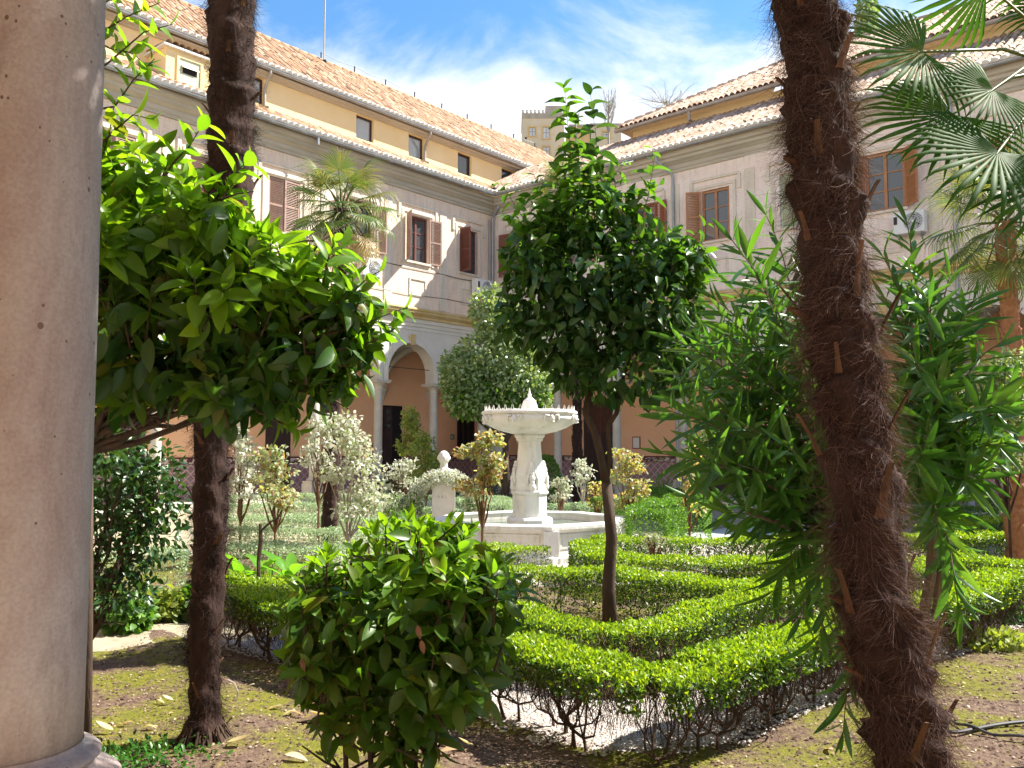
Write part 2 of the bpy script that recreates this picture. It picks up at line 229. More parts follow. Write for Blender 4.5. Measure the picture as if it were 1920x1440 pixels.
# ---------------------------------------------------------------- mesh helpers
class MB:
    """collects shapes; build() links them as one mesh object"""
    def __init__(s): s.v = []; s.f = []
    def add(s, vs, fs):
        o = len(s.v); s.v += [tuple(v) for v in vs]; s.f += [tuple(i + o for i in f) for f in fs]; return s
    def box(s, x0, x1, y0, y1, z0, z1, Mx=None):
        vs = [Vector((x, y, z)) for z in (z0, z1) for y in (y0, y1) for x in (x0, x1)]
        if Mx: vs = [Mx @ v for v in vs]
        return s.add(vs, [(0, 2, 3, 1), (4, 5, 7, 6), (0, 1, 5, 4), (2, 6, 7, 3), (0, 4, 6, 2), (1, 3, 7, 5)])
    def tube(s, pts, rad, n=6, cap=True):
        pts = [Vector(p) for p in pts]; k = len(pts)
        if not hasattr(rad, '__len__'): rad = [rad] * k
        o = len(s.v); prev = None
        for i in range(k):
            d = (pts[min(i + 1, k - 1)] - pts[max(i - 1, 0)]); d = d.normalized() if d.length > 1e-9 else Vector((0, 0, 1))
            if prev is None: a = d.cross(Vector((.31, .17, .93))); a = a if a.length > .1 else d.cross(Vector((1, 0, 0)))
            else: a = prev - d * prev.dot(d)
            a.normalize(); prev = a; b = d.cross(a)
            for j in range(n): t = 2 * pi * j / n; s.v.append(tuple(pts[i] + (a * cos(t) + b * sin(t)) * rad[i]))
        for i in range(k - 1):
            for j in range(n): j2 = (j + 1) % n; s.f.append((o + i * n + j, o + i * n + j2, o + (i + 1) * n + j2, o + (i + 1) * n + j))
        if cap: s.f.append(tuple(o + j for j in range(n))[::-1]); s.f.append(tuple(o + (k - 1) * n + j for j in range(n)))
        return s
    def lathe(s, prof, c=(0, 0), n=24, a0=0, cap=True, sq=None):
        o = len(s.v)
        for r, z in prof:
            for j in range(n): t = 2 * pi * j / n + a0; s.v.append((c[0] + r * cos(t), c[1] + r * sin(t), z))
        for i in range(len(prof) - 1):
            for j in range(n): j2 = (j + 1) % n; s.f.append((o + i * n + j, o + i * n + j2, o + (i + 1) * n + j2, o + (i + 1) * n + j))
        if cap: s.f.append(tuple(o + j for j in range(n))[::-1]); s.f.append(tuple(o + (len(prof) - 1) * n + j for j in range(n)))
        return s
    def extr(s, poly, y0, y1, plane='xz'):
        n = len(poly); g = (lambda p, y: (p[0], y, p[1])) if plane == 'xz' else (lambda p, y: (y, p[0], p[1])) if plane == 'yz' else (lambda p, y: (p[0], p[1], y))
        vs = [g(p, y0) for p in poly] + [g(p, y1) for p in poly]
        return s.add(vs, [tuple(range(n)), tuple(range(2 * n - 1, n - 1, -1))] + [(i, i + n, (i + 1) % n + n, (i + 1) % n) for i in range(n)])
    def sphere(s, c, r, nu=12, nv=8, sc=(1, 1, 1)):
        o = len(s.v)
        for i in range(nv + 1):
            t = pi * i / nv
            for j in range(nu): p = 2 * pi * j / nu; s.v.append((c[0] + r * sc[0] * sin(t) * cos(p), c[1] + r * sc[1] * sin(t) * sin(p), c[2] + r * sc[2] * cos(t)))
        for i in range(nv):
            for j in range(nu): j2 = (j + 1) % nu; s.f.append((o + i * nu + j, o + (i + 1) * nu + j, o + (i + 1) * nu + j2, o + i * nu + j2))
        return s
    def mesh(s, name, mat, smooth=False, fixn=True):
        me = bpy.data.meshes.new(name); me.from_pydata(s.v, [], s.f); me.materials.append(M[mat] if isinstance(mat, str) else mat)
        if smooth: me.shade_smooth()
        me.update(); return me
    def build(s, name, mat, parent=None, smooth=False, bevel=0, kind=None, **kw):
        o = link(name, s.mesh(name, mat, smooth), parent)
        if bevel:
            b = o.modifiers.new('bevel', 'BEVEL'); b.width = bevel; b.segments = 2; b.limit_method = 'ANGLE'; b.angle_limit = radians(40)
        if kind: o['kind'] = kind
        for k, v in kw.items(): o[k] = v
        return o
def link(name, data, parent=None, mat=None):
    o = bpy.data.objects.new(name, data); COL.objects.link(o)
    if parent: o.parent = parent
    if mat is not None: o.matrix_local = mat
    return o
def thing(name, label, cat, loc=(0, 0, 0), rz=0, group=None):
    o = bpy.data.objects.new(name, None); COL.objects.link(o); o.empty_display_size = .2
    o.location = loc; o.rotation_euler = (0, 0, rz); o['label'] = label; o['category'] = cat
    if group: o['group'] = group
    return o
def tag(o, label, cat, group=None):
    o['label'] = label; o['category'] = cat
    if group: o['group'] = group
    return o
def copy_thing(root, label, loc, rz, group=None, scale=1.0):
    r = root.copy(); COL.objects.link(r); r.location = loc; r.rotation_euler = (0, 0, rz); r['label'] = label; r.scale = (scale,) * 3
    if group: r['group'] = group
    for ch in list(root.children):
        c = ch.copy(); COL.objects.link(c); c.parent = r
        for g in ch.children: d = g.copy(); COL.objects.link(d); d.parent = c
    return r
def npmesh(name, verts, faces, mat, rnd=None, smooth=False):
    """verts (n,3), faces (m,k) all of one size"""
    me = bpy.data.meshes.new(name); n = len(verts); m, k = faces.shape
    me.vertices.add(n); me.vertices.foreach_set('co', np.ascontiguousarray(verts, dtype=np.float32).ravel())
    me.loops.add(m * k); me.loops.foreach_set('vertex_index', np.ascontiguousarray(faces, dtype=np.int32).ravel())
    me.polygons.add(m); me.polygons.foreach_set('loop_start', np.arange(0, m * k, k, dtype=np.int32)); me.polygons.foreach_set('loop_total', np.full(m, k, dtype=np.int32))
    if rnd is not None: a = me.attributes.new('rnd', 'FLOAT', 'POINT'); a.data.foreach_set('value', np.ascontiguousarray(rnd, dtype=np.float32))
    me.materials.append(M[mat] if isinstance(mat, str) else mat); me.update(calc_edges=True)
    if smooth: me.shade_smooth()
    return me
def nrm(a): return a / np.maximum(np.linalg.norm(a, axis=-1, keepdims=True), 1e-9)

# ---------------------------------------------------------------- leaves
def leaf_tpl(w=.4, fold=.25, curl=.25, n=5, shape=1.0, wave=0.0, twist=0.0):
    """unit leaf along +Y, face up +Z: triangles"""
    v = [(0, 0, 0)]
    for i in range(1, n):
        y = i / n; hw = w / 2 * sin(pi * y ** shape) ** .8; z = -curl * y * y; wz = wave * sin(i * 2.4)
        v += [(-hw, y, z + fold * hw + wz), (0, y, z), (hw, y, z + fold * hw - wz)]
    v.append((0, 1, -curl)); f = [(0, 2, 1), (0, 3, 2)]
    for i in range(n - 2):
        a = 1 + 3 * i; b = a + 3
        f += [(a, a + 1, b + 1), (a, b + 1, b), (a + 1, a + 2, b + 2), (a + 1, b + 2, b + 1)]
    a = 1 + 3 * (n - 2); t = len(v) - 1; f += [(a, a + 1, t), (a + 1, a + 2, t)]
    v = np.array(v, dtype=float)
    return v, np.array(f)
TPL_BROAD = leaf_tpl(.42, .35, .22, 6, .85); TPL_DROOP = leaf_tpl(.5, .4, .35, 5, .8); TPL_LONG = leaf_tpl(.145, .5, .12, 6, .95)
TPL_SMALL = leaf_tpl(.5, .3, .15, 3, .9)
TPL_ROSE = leaf_tpl(.62, .2, .3, 4, .85)
TPL_DIA = (np.array([(0, 0, 0), (-.28, .5, .05), (.28, .5, .05), (0, 1, -.1)]), np.array([(0, 2, 1), (1, 2, 3)]))
def frames(d, up):
    d = nrm(d); x = np.cross(d, up); bad = np.linalg.norm(x, axis=1) < 1e-3; x[bad] = np.cross(d[bad], np.array([1., .2, 0])); x = nrm(x); z = np.cross(x, d); return x, d, z
def bake(tpl, pos, d, up, s, roll=None):
    tv, tf = tpl; x, y, z = frames(d, up)
    if roll is not None:
        c, sn = np.cos(roll)[:, None], np.sin(roll)[:, None]; x, z = x * c + z * sn, z * c - x * sn
    s = np.asarray(s).reshape(-1, 1, 1) * np.ones((len(pos), 1, 1))
    V_ = pos[:, None, :] + s * (tv[None, :, 0:1] * x[:, None] + tv[None, :, 1:2] * y[:, None] + tv[None, :, 2:3] * z[:, None])
    F_ = (tf[None] + (np.arange(len(pos)) * len(tv))[:, None, None]).reshape(-1, tf.shape[1])
    return V_.reshape(-1, 3), F_
def leaves(name, tpl, pos, d, up, s, mat, parent, roll=None, smooth=True):
    if len(pos) == 0: return
    v, f = bake(tpl, pos, d, up, s, roll); r = np.repeat(RNG.random(len(pos)), len(tpl[0]))
    o = link(name, npmesh(name, v, f, mat, r, smooth), parent); o['kind'] = 'stuff'; return o
def split_leaves(tpl, pos, d, up, s, mat, parent, n_ind=280, roll=None, centre=None, lname='leaf', sname='foliage'):
    """the leaves that show largest are objects of their own, the rest one mesh"""
    if roll is None: roll = RNG.normal(0, .25, len(pos))
    base = np.array(parent.location); wp = pos + base; c = (np.array(centre) if centre is not None else pos.mean(0)) + base
    tocam = nrm(np.array([0, 0, EYE]) - c); side = (nrm(wp - c) * tocam).sum(1); dist = np.linalg.norm(wp - np.array([0, 0, EYE]), axis=1)
    px = 960 + FPX * wp[:, 0] / np.maximum(wp[:, 1], .1)
    sc_ = np.asarray(s) * np.ones(len(pos)); score = sc_ / dist * (1 + .5 * side) + np.where((px > 185) & (px < 1920), 0, -9)
    order = np.argsort(-score); ind = order[:n_ind]; rest = order[n_ind:]
    me = npmesh(lname, tpl[0], tpl[1], mat, np.zeros(len(tpl[0])), True)
    x, y, z = frames(d[ind], up[ind]); cc, sn = np.cos(roll[ind])[:, None], np.sin(roll[ind])[:, None]; x, z = x * cc + z * sn, z * cc - x * sn
    for k, i in enumerate(ind):
        q = sc_[i]; m = Matrix(((x[k, 0] * q, y[k, 0] * q, z[k, 0] * q, pos[i, 0]), (x[k, 1] * q, y[k, 1] * q, z[k, 1] * q, pos[i, 1]), (x[k, 2] * q, y[k, 2] * q, z[k, 2] * q, pos[i, 2]), (0, 0, 0, 1)))
        link(lname, me, parent, m)
    leaves(sname, tpl, pos[rest], d[rest], up[rest], sc_[rest], mat, parent, roll[rest])
def whorls(tips, axes, k, L_, open0=35, open1=95, span=.09):
    """k leaves spiralling round the end of each twig: steep at the tip, spread and hanging lower down"""
    n = len(tips); axes = nrm(axes); ref = np.where(np.abs(axes[:, 2:3]) > .9, np.array([[1., 0, 0]]), np.array([[0, 0, 1.]])); a = nrm(np.cross(axes, ref)); b = np.cross(axes, a)
    P, D, UPs, S = [], [], [], []
    ph0 = RNG.random(n) * 6.28
    for i in range(k):
        t = i / max(k - 1, 1); ph = ph0 + i * 2.4 + RNG.normal(0, .2, n); op = np.radians(open0 + (open1 - open0) * t + RNG.normal(0, 9, n))
        rad = a * np.cos(ph)[:, None] + b * np.sin(ph)[:, None]; dr = axes * np.cos(op)[:, None] + rad * np.sin(op)[:, None]; dr[:, 2] -= .22 * t
        P.append(tips - axes * (span * t)); D.append(dr); UPs.append(axes + rad * .001); S.append(L_ * (.62 + .45 * min(1, t * 2.2)) * RNG.uniform(.8, 1.15, n))
    return np.concatenate(P), np.concatenate(D), np.concatenate(UPs), np.concatenate(S)
def shell_points(clumps, n, inner=.55):
    """points in the outer part of a union of ellipsoids (c, r), with outward directions"""
    vol = np.array([c[1][0] * c[1][1] * c[1][2] for c in clumps]) ** (2 / 3); cnt = RNG.multinomial(int(n), vol / vol.sum()); P, O = [], []
    for (c, r), k in zip(clumps, cnt):
        d = nrm(RNG.normal(size=(k, 3))); rr = inner + (1 - inner) * RNG.random(k) ** .6; p = d * rr[:, None] * np.array(r) + np.array(c); o = nrm(d / np.array(r)); P.append(p); O.append(o)
    return np.concatenate(P), np.concatenate(O)
def cloud(clumps, n, size, inner=.4, droop=.3, upb=.4):
    P, O = shell_points(clumps, n, inner); n = len(P); d = nrm(O + RNG.normal(0, .7, (n, 3)) + np.array([0, 0, -droop])); up = nrm(O * .6 + RNG.normal(0, .5, (n, 3)) + np.array([0, 0, upb])); return P, d, up, size * RNG.uniform(.6, 1.25, n)
def limbs(mb, base, clumps, r0, n=3, seed=0, sides=6, fine=2, jitter=.12):
    """boughs from base into each clump, forking on the way"""
    rnd = random.Random(seed)
    for c, r in clumps:
        for k in range(n):
            tgt = Vector(c) + Vector((rnd.uniform(-.6, .6) * r[0], rnd.uniform(-.6, .6) * r[1], rnd.uniform(-.5, .6) * r[2])); b = Vector(base); q = [b]
            for i in range(1, 6):
                t = i / 5; p = b.lerp(tgt, t); p += Vector((rnd.uniform(-1, 1), rnd.uniform(-1, 1), rnd.uniform(-.3, .6))) * jitter * sin(pi * t) * (tgt - b).length * .5; q.append(p)
            mb.tube(q, [r0 * (1 - .8 * i / 5) for i in range(6)], sides, False)
            for _ in range(fine):
                i = rnd.randint(2, 5); e = q[i] + Vector((rnd.uniform(-1, 1) * r[0], rnd.uniform(-1, 1) * r[1], rnd.uniform(-.5, 1) * r[2])) * .6
                mb.tube([q[i], q[i].lerp(e, .5) + Vector((0, 0, .06 * (e - q[i]).length)), e], [r0 * .3, r0 * .2, r0 * .08], 4, False)
def strands(base_pts, dirs, length, width, curl=.5, seg=3, grav=-.25):
    """thin curved ribbons (fibres)"""
    n = len(base_pts); d = nrm(dirs); p = base_pts.copy(); side = nrm(np.cross(d, RNG.normal(size=(n, 3)))); ln = length * RNG.uniform(.35, 1.3, n)[:, None]; VV = []
    bend = RNG.normal(0, curl, (n, 3)); bend[:, 2] += grav
    for i in range(seg + 1):
        w = width * (1 - .75 * i / seg); VV += [p - side * w / 2, p + side * w / 2]; p = p + d * ln / seg; d = nrm(d + bend / seg)
    Vv = np.stack(VV, 1).reshape(-1, 3); k = 2 * (seg + 1); F = []
    for i in range(seg): F.append([2 * i, 2 * i + 1, 2 * i + 3, 2 * i + 2])
    F = (np.array(F)[None] + (np.arange(n) * k)[:, None, None]).reshape(-1, 4); return Vv, F, np.repeat(RNG.random(n), k)

# ---------------------------------------------------------------- palms
def fan_mesh(R, nseg=34, arc=250, droop=.25, split=.42, mat='frond', fold=.35, seed=1, tatter=.0):
    """fan of a palm leaf in the XY plane about the origin, +Y outward"""
    r = random.Random(seed); V_, F_, A_ = [], [], []; dth = radians(arc) / nseg
    for i in range(nseg):
        th = -radians(arc) / 2 + (i + .5) * dth; ln = R * (.72 + .28 * cos(th * .62)) * r.uniform(.9, 1.06); dx, dy = sin(th), cos(th); nx, ny = dy, -dx; o = len(V_); rv = r.random() * .35
        rows = [(.02, .02 * R * tan(dth / 2) * 2, 0), (split * .55, None, 0), (split, None, .02), (split + .2, 'b', .2), (.86, 'c', .55), (1, 'd', 1.0)]
        dr = droop * r.uniform(.6, 1.5)
        for (t, w, dd) in rows:
            rr = ln * t; full = R * .72 * min(t, split) * tan(dth / 2) * 1.02
            hw = full if w in (None,) or not isinstance(w, str) else {'b': R * split * .72 * tan(dth / 2) * 1.02 * .86, 'c': R * split * .72 * tan(dth / 2) * .5, 'd': 0}[w]
            z = -dr * R * dd ** 1.8; f = fold * hw
            cxx, cyy = dx * rr, dy * rr
            if dd > .15: cxx += nx * r.uniform(-.01, .01) * R; cyy += ny * r.uniform(-.01, .01) * R
            V_ += [(cxx - nx * hw, cyy - ny * hw, z - f), (cxx, cyy, z + f), (cxx + nx * hw, cyy + ny * hw, z - f)]; A_ += [rv] * 3
        for k in range(5):
            a = o + 3 * k; b = a + 3; F_ += [(a, a + 1, b + 1, b), (a + 1, a + 2, b + 2, b + 1)]
    return npmesh('fan', np.array(V_), np.array(F_), mat, np.array(A_))
def orient(d, up, p, s=1.0):
    y = Vector(d).normalized(); x = y.cross(Vector(up)); x = x.normalized() if x.length > 1e-3 else Vector((1, 0, 0)); z = x.cross(y)
    return Matrix(((x.x * s, y.x * s, z.x * s, p[0]), (x.y * s, y.y * s, z.y * s, p[1]), (x.z * s, y.z * s, z.z * s, p[2]), (0, 0, 0, 1)))
def frond(root, B, F, up, fan, s=1.0, pet='petiole', r=.011, sag=.06):
    """one leaf: stalk from B to F (local to root) with its fan"""
    B, F = Vector(B), Vector(F); mid = (B + F) / 2 + Vector((0, 0, sag * (F - B).length)); mb = MB().tube([B, mid, F, F + (F - mid).normalized() * .04], [r * 1.5, r, r * .7, r * .3], 5, False)
    o = mb.build('frond', pet, root, True); d = (F - mid)
    link('fan', fan, o, orient(d, up, F, s)); return o
def crown(root, top, n, L_, R, fans, seed=0, emin=-60, emax=78, s=1.0, old=None, pr=.011):
    rnd = random.Random(seed); top = Vector(top)
    for i in range(n):
        t = (i + .5) / n; el = radians(emax + (emin - emax) * t + rnd.uniform(-8, 8)); az = i * 2.39996 + rnd.uniform(-.25, .25); d = Vector((cos(az) * cos(el), sin(az) * cos(el), sin(el)))
        B = top + Vector((cos(az), sin(az), 0)) * .06 + Vector((0, 0, -.25 * t)); Lr = L_ * rnd.uniform(.85, 1.15); F = B + d * Lr; F.z -= .12 * Lr * cos(el)
        up = Vector((-cos(az) * sin(el), -sin(az) * sin(el), cos(el))) + Vector((rnd.uniform(-.25, .25), rnd.uniform(-.25, .25), 0))
        fn = fans[i % len(fans)] if not (old and el < radians(-35)) else old; frond(root, B, F, up, fn, s * rnd.uniform(.85, 1.1), r=pr)
def palm_trunk(root, pts, rads, hair_n, hair_len, hair_w, mat_h='fibre', boots=30, seed=0, sheath=.2, bulge=.22, boot_len=.12, hang=.5, patchy=True, boot_mat='boot', core_mat='core'):
    """pts local to root, bottom to top. Core with overlapping sheaths, leaf bases, fibres"""
    rnd = random.Random(seed); pts = [Vector(p) for p in pts]; seglen = [0]
    for a, b in zip(pts, pts[1:]): seglen.append(seglen[-1] + (b - a).length)
    T = seglen[-1]
    def P(s):
        s = min(max(s, 0), T)
        for i in range(len(pts) - 1):
            if s <= seglen[i + 1] + 1e-6: t = (s - seglen[i]) / (seglen[i + 1] - seglen[i]); return pts[i].lerp(pts[i + 1], t), rads[i] + (rads[i + 1] - rads[i]) * t
        return pts[-1], rads[-1]
    bands = []; z = 0.0
    while z < T: h = sheath * rnd.uniform(.6, 1.35); bands.append((z, h, rnd.uniform(0, 6.28), rnd.uniform(.05, .2), rnd.uniform(.5, 1.2))); z += h
    def rad(s, th):
        q = P(s)[1]
        sw = s + .05 * sin(th + 1.3) + .035 * sin(2 * th + s)
        for (b0, h, ph, am, k) in bands:
            if b0 <= sw < b0 + h: t = (sw - b0) / h; return q * (1 - bulge * .35 + bulge * k * (t ** 1.6) * (1 if t < .93 else .35)) * (1 + am * cos(th - ph) * .6)
        return q
    nz = max(20, int(T / .022)); na = 22; v = []; f = []
    for i in range(nz + 1):
        s = T * i / nz; c, q = P(s)
        for j in range(na):
            th = 2 * pi * j / na; r = rad(s, th) * (1 + .05 * sin(th * 5 + s * 9) + rnd.uniform(-.03, .03)); v.append((c.x + r * cos(th), c.y + r * sin(th), c.z))
    for i in range(nz):
        for j in range(na): j2 = (j + 1) % na; f.append((i * na + j, i * na + j2, (i + 1) * na + j2, (i + 1) * na + j))
    mb = MB(); mb.v = v; mb.f = f; tr = mb.build('trunk', core_mat, root, True)
    # fibres: tangled mats that fray outwards at the lip of each sheath
    ss = RNG.random(hair_n) * T; th = RNG.random(hair_n) * 2 * pi
    if patchy:
        key = np.sin(ss * 11 + 2 * np.sin(th * 2 + ss * 3)) + .8 * np.sin(th * 3 + ss * 5); keep = RNG.random(hair_n) < 1 / (1 + np.exp(-2.6 * (key + .25))); ss = ss[keep]; th = th[keep]
    n = len(ss); base = np.zeros((n, 3)); rr = np.zeros(n)
    for i in range(n): c, q = P(ss[i]); r = rad(ss[i], th[i]) * .97; base[i] = (c.x + r * cos(th[i]), c.y + r * sin(th[i]), c.z)
    rd = np.stack([np.cos(th), np.sin(th), np.zeros(n)], 1); tg = np.stack([-np.sin(th), np.cos(th), np.zeros(n)], 1); up = np.array([[0, 0, 1.]])
    flow = np.sin(ss * 4 + 3 * np.sin(th + ss * 1.7))[:, None]                      # combed in swirling mats
    d = rd * RNG.uniform(.08, .75, n)[:, None] + tg * (flow * .9 + RNG.normal(0, .5, (n, 1))) - up * (hang + RNG.normal(0, .45, (n, 1)))
    V1, F1, A1 = strands(base, d, hair_len, hair_w, 1.1, 4, -.5)
    o = link('fibre', npmesh('fibre', V1, F1, mat_h, A1), tr); o['kind'] = 'stuff'
    for i in range(boots):                                                          # old leaf bases
        s = T * (i + .5) / boots + rnd.uniform(-.03, .03); a = i * 2.4 + rnd.uniform(-.3, .3); c, q = P(s); r = rad(s, a); dd = Vector((cos(a), sin(a), 0)); tt = Vector((-sin(a), cos(a), 0)) * rnd.uniform(-.3, .3)
        b = c + dd * r * .99; ln = boot_len * rnd.uniform(.6, 1.3); e = b + (dd * rnd.uniform(.12, .5) + tt + Vector((0, 0, .95))).normalized() * ln; w = rnd.uniform(.009, .017); m2 = MB(); ud = Vector((-sin(a), cos(a), 0)); vs = []
        for t, ww in ((0, 1.5), (.4, 1.0), (.8, .8), (1, .75)):
            p = b.lerp(e, t) + dd * (.025 * t * t); vs += [p - ud * w * ww + dd * .003, p + dd * w * .6, p + ud * w * ww + dd * .003, p - dd * w * .4]
        fs = [(4 * k + j, 4 * k + (j + 1) % 4, 4 * k + 4 + (j + 1) % 4, 4 * k + 4 + j) for k in range(3) for j in range(4)] + [(12, 13, 14, 15)]
        m2.add(vs, fs).build('leaf_base', boot_mat, tr)
    return tr

# ---------------------------------------------------------------- the cloister buildings
BAY = 2.66; SPRING = 4.13
def wall_open(mb, x0, x1, z0, z1, y0, y1, ops):
    ops = sorted(ops); x = x0
    for (a, b, c, d) in ops:
        if a > x: mb.box(x, a, y0, y1, z0, z1)
        if c > z0: mb.box(a, b, y0, y1, z0, c)
        if d < z1: mb.box(a, b, y0, y1, d, z1)
        x = b
    if x < x1: mb.box(x, x1, y0, y1, z0, z1)
def arcade_mesh(cols, bay, spring, r, stilt, ztop, y0, y1, n=16):
    mb = MB()
    for c in cols[:-1]:
        m = c + bay / 2; arc = [(m - r, spring)] + [(m - r * cos(pi * i / n), spring + stilt + r * sin(pi * i / n)) for i in range(n + 1)] + [(m + r, spring)]
        for (a, b) in zip(arc, arc[1:]):
            if abs(b[0] - a[0]) > 1e-5: mb.add([(a[0], y1, a[1]), (b[0], y1, b[1]), (b[0], y1, ztop), (a[0], y1, ztop), (a[0], y0, a[1]), (b[0], y0, b[1]), (b[0], y0, ztop), (a[0], y0, ztop)], [(0, 1, 2, 3), (5, 4, 7, 6)])
            mb.add([(a[0], y1, a[1]), (a[0], y0, a[1]), (b[0], y0, b[1]), (b[0], y1, b[1])], [(0, 1, 2, 3)])
        for (p, q) in ((c, m - r), (m + r, c + bay)): mb.add([(p, y1, spring), (q, y1, spring), (q, y1, ztop), (p, y1, ztop), (p, y0, spring), (q, y0, spring), (q, y0, ztop), (p, y0, ztop)], [(0, 1, 2, 3), (5, 4, 7, 6), (0, 4, 5, 1)])
    mb.add([(cols[0], y0, ztop), (cols[-1], y0, ztop), (cols[-1], y1, ztop), (cols[0], y1, ztop)], [(0, 1, 2, 3)]); return mb
def arch_ring(r, r2, stilt, y0, y1, n=18):
    mb = MB(); o = []
    pts = [(-1, 0)] + [None] * 0
    prof = [(-r, 0, -r2, 0)] + [(-r * cos(pi * i / n), stilt + r * sin(pi * i / n), -r2 * cos(pi * i / n), stilt + r2 * sin(pi * i / n)) for i in range(n + 1)] + [(r, 0, r2, 0)]
    for (a, b) in zip(prof, prof[1:]):
        mb.add([(a[0], y1, a[1]), (b[0], y1, b[1]), (b[2], y1, b[3]), (a[2], y1, a[3]), (a[0], y0, a[1]), (b[0], y0, b[1]), (b[2], y0, b[3]), (a[2], y0, a[3])], [(0, 1, 2, 3), (3, 2, 6, 7), (1, 0, 4, 5)])
    return mb
def column_meshes(r, z0, z1):
    h = z1 - z0; k = r / .155
    sh = MB().lathe([(r * 1.0, z0 + .20 * k), (r * 1.0, z0 + .5), (r * .985, z0 + h * .4), (r * .93, z0 + h * .7), (r * .87, z1 - .40), (r * .87, z1 - .33), (r * .87, z1 - .30)], n=48).mesh('shaft', 'stone', True)
    q = r * 1.62; bs = MB().box(-q, q, -q, q, z0, z0 + .07 * k)
    tor = [(q * .97, z0 + .072 * k)] + [(r * 1.28 + r * .3 * sin(pi * i / 8), z0 + .075 * k + .062 * k * i / 8) for i in range(9)] + [(r * 1.2, z0 + .142 * k), (r * 1.17, z0 + .155 * k)] + [(r * 1.17 + r * .1 * sin(pi * i / 6), z0 + .157 * k + .028 * k * i / 6) for i in range(7)] + [(r * 1.03, z0 + .190 * k), (r * 1.01, z0 + .203 * k)]
    bs.lathe(tor, n=48, cap=False); bm_ = bs.mesh('column_base', 'stone', False)
    for p in bm_.polygons: p.use_smooth = abs(p.normal.z) < .99 and len(p.vertices) == 4 and p.index > 5
    cp = MB().lathe([(r * .87, z1 - .34), (r * 1.02, z1 - .335), (r * 1.04, z1 - .31), (r * .98, z1 - .29), (r * .90, z1 - .28), (r * .90, z1 - .22), (r * 1.1, z1 - .21), (r * 1.15, z1 - .19), (r * 1.5, z1 - .13), (r * 1.75, z1 - .10)], n=32)
    q = r * 1.95; cp.box(-q, q, -q, q, z1 - .10, z1 - .04); q = r * 2.1; cp.box(-q, q, -q, q, z1 - .039, z1); return sh, bm_, cp.mesh('capital', 'stone', False)
def tile_mesh(w=.2, l=.4, n=6, rise=1.0):
    v = []; f = []
    for (y, s, z) in ((0, 1.0, 0), (l, .82, .012)):
        for j in range(n + 1): t = pi * j / n; v.append((-w / 2 * s * cos(t), y, z + w / 2 * rise * s * sin(t)))
    f = [(j, j + 1, j + n + 2, j + n + 1) for j in range(n)]; return np.array(v), np.array(f)
